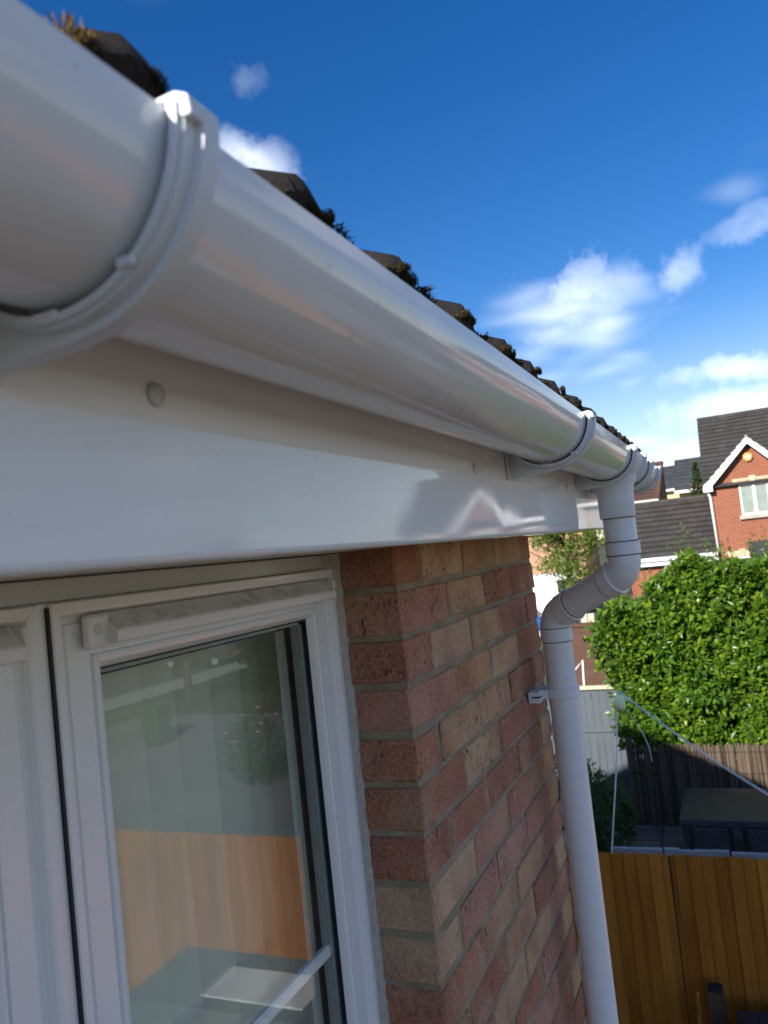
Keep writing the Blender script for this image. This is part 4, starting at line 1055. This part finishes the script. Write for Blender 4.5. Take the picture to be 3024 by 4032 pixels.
h_ = simple_house('house', 'farthest pale grey roof peeping between the brown hip and the slate roof', bx1, r0.y+3, hit(2700, 1838, 0, bx1+3.5).y, 7, e0.z, hit(2625, 1836, 0, bx1+3.5).z, M_RENDER, M_ROOF_SLATE, 8)
# --- brown hipped house
HP = thing('house', 'cream house with brown hipped tile roof seen past the gutter end', 'house', (36, 3, GZ))
fx = 35.; bxk = 41.
fc = hit(2592, 1966, 0, fx); ry = fc.y + 1.7
zr = hit(2606, 1826, 0, fx+3).z; yh = hit(2606, 1826, 0, fx+3).y
yl3 = hit(2420, 1985, 0, fx).y
course_roof(HP, (fx, fc.y, fc.z), (fx, yl3, fc.z), (fx+3, yh, zr), (fx+3, yl3, zr), M_ROOF_BROWN, 12)
course_roof(HP, (fx, fc.y, fc.z), (fx+6, fc.y, fc.z), (fx+3-.05, yh, zr), (fx+3+.05, yh, zr), m_roofcourse('brown_tiles_hip', (.060,.032,.024), (.105,.058,.044), .33, 0), 12)
MB().tube([(fx, fc.y, fc.z+.06), (fx+3, yh, zr+.06)], .09, 8).build('hip_ridge', M_ROOF_BROWN, HP)
MB().tube([(fx+3, yh, zr+.04), (fx+3, yl3, zr+.04)], .1, 8).build('ridge', M_ROOF_BROWN, HP)
MB().box(fx-.1, fx-.001, fc.y, yl3, fc.z-.14, fc.z+.02).build('gutter', M_WHITE, HP)
MB().tube([(fx-.05, fc.y+.45, fc.z-.1), (fx+.25, fc.y+.4, fc.z-.5), (fx+.25, fc.y+.4, GZ)], .05, 8).build('downpipe', M_WHITE, HP)
MB().box(fx+.3, fx+5.7, fc.y+.3, yl3, GZ, fc.z-.05).build('wall', M_RENDER, HP)
# brick houses far behind the tree
simple_house('house', 'pinkish brick house half hidden behind the small tree', 62., hit(2300, 2150, 0, 62).y, hit(2000, 2150, 0, 62).y+6, 7, .6, 2.6, M_PINKRENDER, M_ROOF_BROWN, 8)
# low brown brick garden wall with white rail
gwy0, gwy1 = hit(2560, 2600, 0, 16).y, hit(2150, 2600, 0, 16).y
GW = thing('brick_wall', 'low brown brick garden wall behind the grey fence', 'wall', (16, 2.5, GZ))
wz = hit(2300, 2456, 0, 16).z
MB().box(16, 16.22, gwy0, gwy1, GZ, wz-.07).build('brickwork', M_BROWNBRICK, GW)
MB().box(15.97, 16.25, gwy0-.02, gwy1+.02, wz-.0695, wz).build('coping', M_BROWNBRICK, GW, .008)
pl = hit(2299, 2432, 0, 15.9)
for (pxx, nm) in ((2302, 'gate_post'), (2330, 'gate_post')):
    q = hit(pxx, 2430, 0, 16.6); tag(MB().box(16.5, 16.66, q.y-.07, q.y+.07, GZ, hit(pxx, 2415, 0, 16.6).z).build(nm, M_CAPWOOD, None, .01), ('left' if pxx < 2310 else 'right') + ' pale timber gate post above the brown garden wall', 'post', 'pale posts behind the garden wall')
RAILT = thing('rail', 'white tubular bracket rising above the grey fence next to the downpipe', 'rail', (13.6, 2.4, GZ))
w1, w2, w3 = hit(2293, 2600, 0, 13.6), hit(2262, 2642, 0, 13.6), hit(2300, 2700, 0, 13.6)
MB().tube([w2+Vector((0,.25,-.12)), w2, w1, w3, Vector((w3.x, w3.y-.03, GZ))], .016, 8).build('tube', M_WHITE, RAILT, smooth=True)

# --- vehicles
def wheel(parent, x, y, z, rad=.31):
    w = part('wheel', parent, (x, y, z))
    MB().lathe((x, y, z), 0, [(-.09, rad*.7), (-.095, rad*.92), (-.07, rad), (.07, rad), (.095, rad*.92), (.09, rad*.7)], 20).build('tyre', M_TYRE, w, smooth=True, angle=40)
    MB().lathe((x, y, z), 0, [(-.098, rad*.25), (-.100, rad*.62), (-.085, rad*.70), (.085, rad*.70), (.100, rad*.62), (.098, rad*.25)], 16).build('rim', M_SPACER, w)
def car(name, label, cx, cy, paint, L=4.1, Wd=1.75, Hh=1.45, van=False):
    """length along y, nose towards -y"""
    c = thing(name, label, 'van' if van else 'car', (cx, cy, GZ)); z0 = GZ+.22
    if van: side = [(-L/2, .0), (-L/2, .75), (-L/2+.55, 1.0), (-L/2+1.15, Hh-.25), (-L/2+1.45, Hh), (L/2, Hh), (L/2, 0)]
    else: side = [(-L/2, .1), (-L/2, .48), (-L/2+.15, .58), (-L/2+1.0, .72), (-L/2+1.75, Hh-.28), (-L/2+2.3, Hh-.22), (L/2-.75, Hh-.26), (L/2-.12, .82), (L/2, .55), (L/2, .1)]
    MB().prism([(cy+a, z0+b) for a, b in side], 0, cx-Wd/2, cx+Wd/2).build('body', paint, c, .06, 3, smooth=True, angle=35)
    if van: glass = [(-L/2+.75, 1.05), (-L/2+1.2, Hh-.35), (-L/2+1.75, Hh-.35), (-L/2+1.75, 1.05)]
    else: glass = [(-L/2+1.25, .74), (-L/2+1.85, Hh-.34), (L/2-.85, Hh-.36), (L/2-.4, .80)]
    for s_ in (-1, 1):
        xa = cx+s_*(Wd/2-.002); MB().prism([(cy+a, z0+b) for a, b in glass], 0, xa, xa+s_*.008).build('side_window', M_CARGLASS, c)
    if not van:
        MB().add([(cx-.62, cy+L/2-.70, z0+Hh-.27), (cx+.62, cy+L/2-.70, z0+Hh-.27), (cx+.72, cy+L/2-.12, z0+.84), (cx-.72, cy+L/2-.12, z0+.84)], [(0,1,2,3)]).build('rear_window', M_CARGLASS, c)
    for s_ in (-1, 1): MB().box(cx+s_*.72-.10, cx+s_*.72+.10, cy+L/2-.01, cy+L/2+.015, z0+.48, z0+.66).build('tail_lamp', M_LAMPRED, c, .01)
    MB().box(cx-.26, cx+.26, cy+L/2+.001, cy+L/2+.016, z0+.28, z0+.40).build('number_plate', M_YELLOW, c)
    for sx_ in (-1, 1):
        for yy_ in (-L/2+.75, L/2-.75): wheel(c, cx+sx_*(Wd/2-.10), cy+yy_, GZ+.31)
    return c
q = hit(2175, 2300, 0, 43)
car('van', 'white panel van parked in the distance under the tree', 44., q.y+.6, M_VANWHITE, 5.2, 1.95, hit(2175, 2262, 0, 43).z-GZ-.22, True)
q = hit(2122, 2400, 0, 33)
car('car', 'blue car roof glimpsed between the brick corner and the downpipe', 34., q.y+1.3, M_CARBLUE, 4.0, 1.75, max(1.3, hit(2130, 2340, 0, 33).z-GZ-.1))
car('car', 'dark grey car on the road, mirrored in the window glass', 31., -23.6, M_CARGREY)
# green wheelie bin, mirrored in the window
BI = thing('wheelie_bin', 'green wheelie bin on the drive, mirrored in the window', 'bin', (15.9, -13.9, GZ))
MB().add([(15.66,-14.12,GZ+.06),(16.14,-14.12,GZ+.06),(16.14,-13.68,GZ+.06),(15.66,-13.68,GZ+.06),(15.60,-14.2,GZ+.98),(16.20,-14.2,GZ+.98),(16.20,-13.60,GZ+.98),(15.60,-13.60,GZ+.98)], [(3,2,1,0),(4,5,6,7),(0,1,5,4),(1,2,6,5),(2,3,7,6),(3,0,4,7)]).build('body', M_BINGREEN, BI, .02, 2)
MB().box(15.56, 16.24, -14.24, -13.56, GZ+.985, GZ+1.05).build('lid', M_BINGREEN, BI, .02, 2)
for s_ in (-.26, .26): MB().lathe((15.9+s_, -13.62, GZ+.11), 0, [(-.03, .11), (.03, .11)], 18).build('wheel', M_TYRE, BI)
MB().tube([(15.66,-13.54,GZ+.96),(16.14,-13.54,GZ+.96)], .018, 8).build('handle', M_BINGREEN, BI)
FLB = thing('flower_bush', 'flowering bush beyond the fence, mirrored in the window', 'bush', (12.6, -8.6, GZ))
fb = MB(); r = random.Random(21)
for i in range(900):
    d = rv(r); rosette(fb, Vector((12.6,-8.6,GZ+.75))+Vector((d.x*.7,d.y*.7,d.z*.75))*r.random()**.4, d, r, 4, .07)
stuff(fb.build('foliage', M_BUSH, FLB, fix=False))
fl_ = MB()
for i in range(7):
    d = rv(r); d.z = abs(d.z); p = Vector((12.6,-8.6,GZ+.75))+Vector((d.x*.74,d.y*.74,d.z*.8)); fl_.lathe(p, 2, [(-.02,.02),(.0,.05),(.02,.03)], 7)
stuff(fl_.build('petals', M_PINK, FLB))

# --- trees
def tree(name, label, x, y, h, cr, ch, base, mat, n, lsize, seed, cone=False, group=None):
    r = random.Random(seed); t = thing(name, label, 'tree', (x, y, GZ), group); tr = MB()
    tr.tube([(x,y,GZ),(x+.05,y,GZ+h*.3),(x-.05,y+.05,GZ+h*.6),(x,y,GZ+h*.92)], [.16*h/6,.12*h/6,.08*h/6,.02], 9)
    tips = []
    for i in range(16):
        z0 = GZ+base+ (h-base)*r.uniform(.0,.7); a = r.uniform(0,2*PI); l = cr*r.uniform(.5,.95)
        p0 = Vector((x,y,z0)); p1 = p0+Vector((math.cos(a)*l*.5, math.sin(a)*l*.5, l*.25)); p2 = p0+Vector((math.cos(a)*l, math.sin(a)*l, l*.55)); tips += [p1, p2]
        tr.tube([p0,p1,p2], [.05*h/6,.03*h/6,.012], 6)
    tr.build('trunk', M_BARK, t, smooth=True)
    cl = [(Vector((x,y,GZ+base+ch*r.uniform(.1,.95))) + Vector((rv(r).x,rv(r).y,0))*cr*r.uniform(.2,.8), cr*r.uniform(.22,.42)) for i in range(26)]
    f = MB()
    for i in range(n):
        if cone:
            s = r.random()**1.4; a = r.uniform(0,2*PI); rr_ = cr*(1-s)*(.55+.45*r.random()); p = Vector((x+math.cos(a)*rr_, y+math.sin(a)*rr_, GZ+base+ch*s)); d = Vector((math.cos(a), math.sin(a), .5)).normalized()
        else:
            c_, q_ = r.choice(cl); d = rv(r); p = c_+Vector((d.x,d.y,d.z*.75))*q_*r.random()**.4
        rosette(f, p, d, r, 3, lsize)
    stuff(f.build('crown', mat, t, fix=False)); return t
q = hit(2250, 2250, 0, 30)
tree('tree', 'small broadleaf tree seen under the fascia beyond the brick corner', 30., q.y+.1, 5.2, 2.3, 3.5, 2.25, M_TREE, 2600, .13, 3)
q = hit(2745, 1900, 0, 33)
tree('tree', 'narrow green tree between the slate roof and the red brick house', 33., q.y, hit(2737, 1822, 0, 33).z-GZ, .62, hit(2737, 1822, 0, 33).z-GZ-3.4, 3.4, M_CONIFER, 1500, .12, 8, True)
tree('tree', 'leafy street tree by the driveway, mirrored in the gutter', 20., -16., 5.5, 2.2, 3.8, 1.6, M_TREE, 2200, .16, 13)
# long clipped hedge across the gardens that shows as the green band in the gutter
HD2 = thing('hedge', 'long low garden hedge beyond the fence, mirrored in the gutter', 'hedge', (24, -9, GZ))
hb = MB(); r = random.Random(31)
for i in range(5200):
    y = r.uniform(-16, -1.6); z = GZ+1.7*r.random(); p = Vector((23.+r.random()**2*.7, y, z))
    if r.random() < .3: p = Vector((23.+r.random()*1., y, GZ+1.7+r.uniform(-.05,.06)))
    rosette(hb, p, Vector((-1,0,.4)), r, 3, .14)
stuff(hb.build('foliage', M_BUSH, HD2, fix=False))
MB().box(23.5, 24.1, -16, -1.6, GZ, GZ+1.4).build('hedge_core', M_BARK, HD2)  # solid dark box added inside the hedge to block see-through gaps
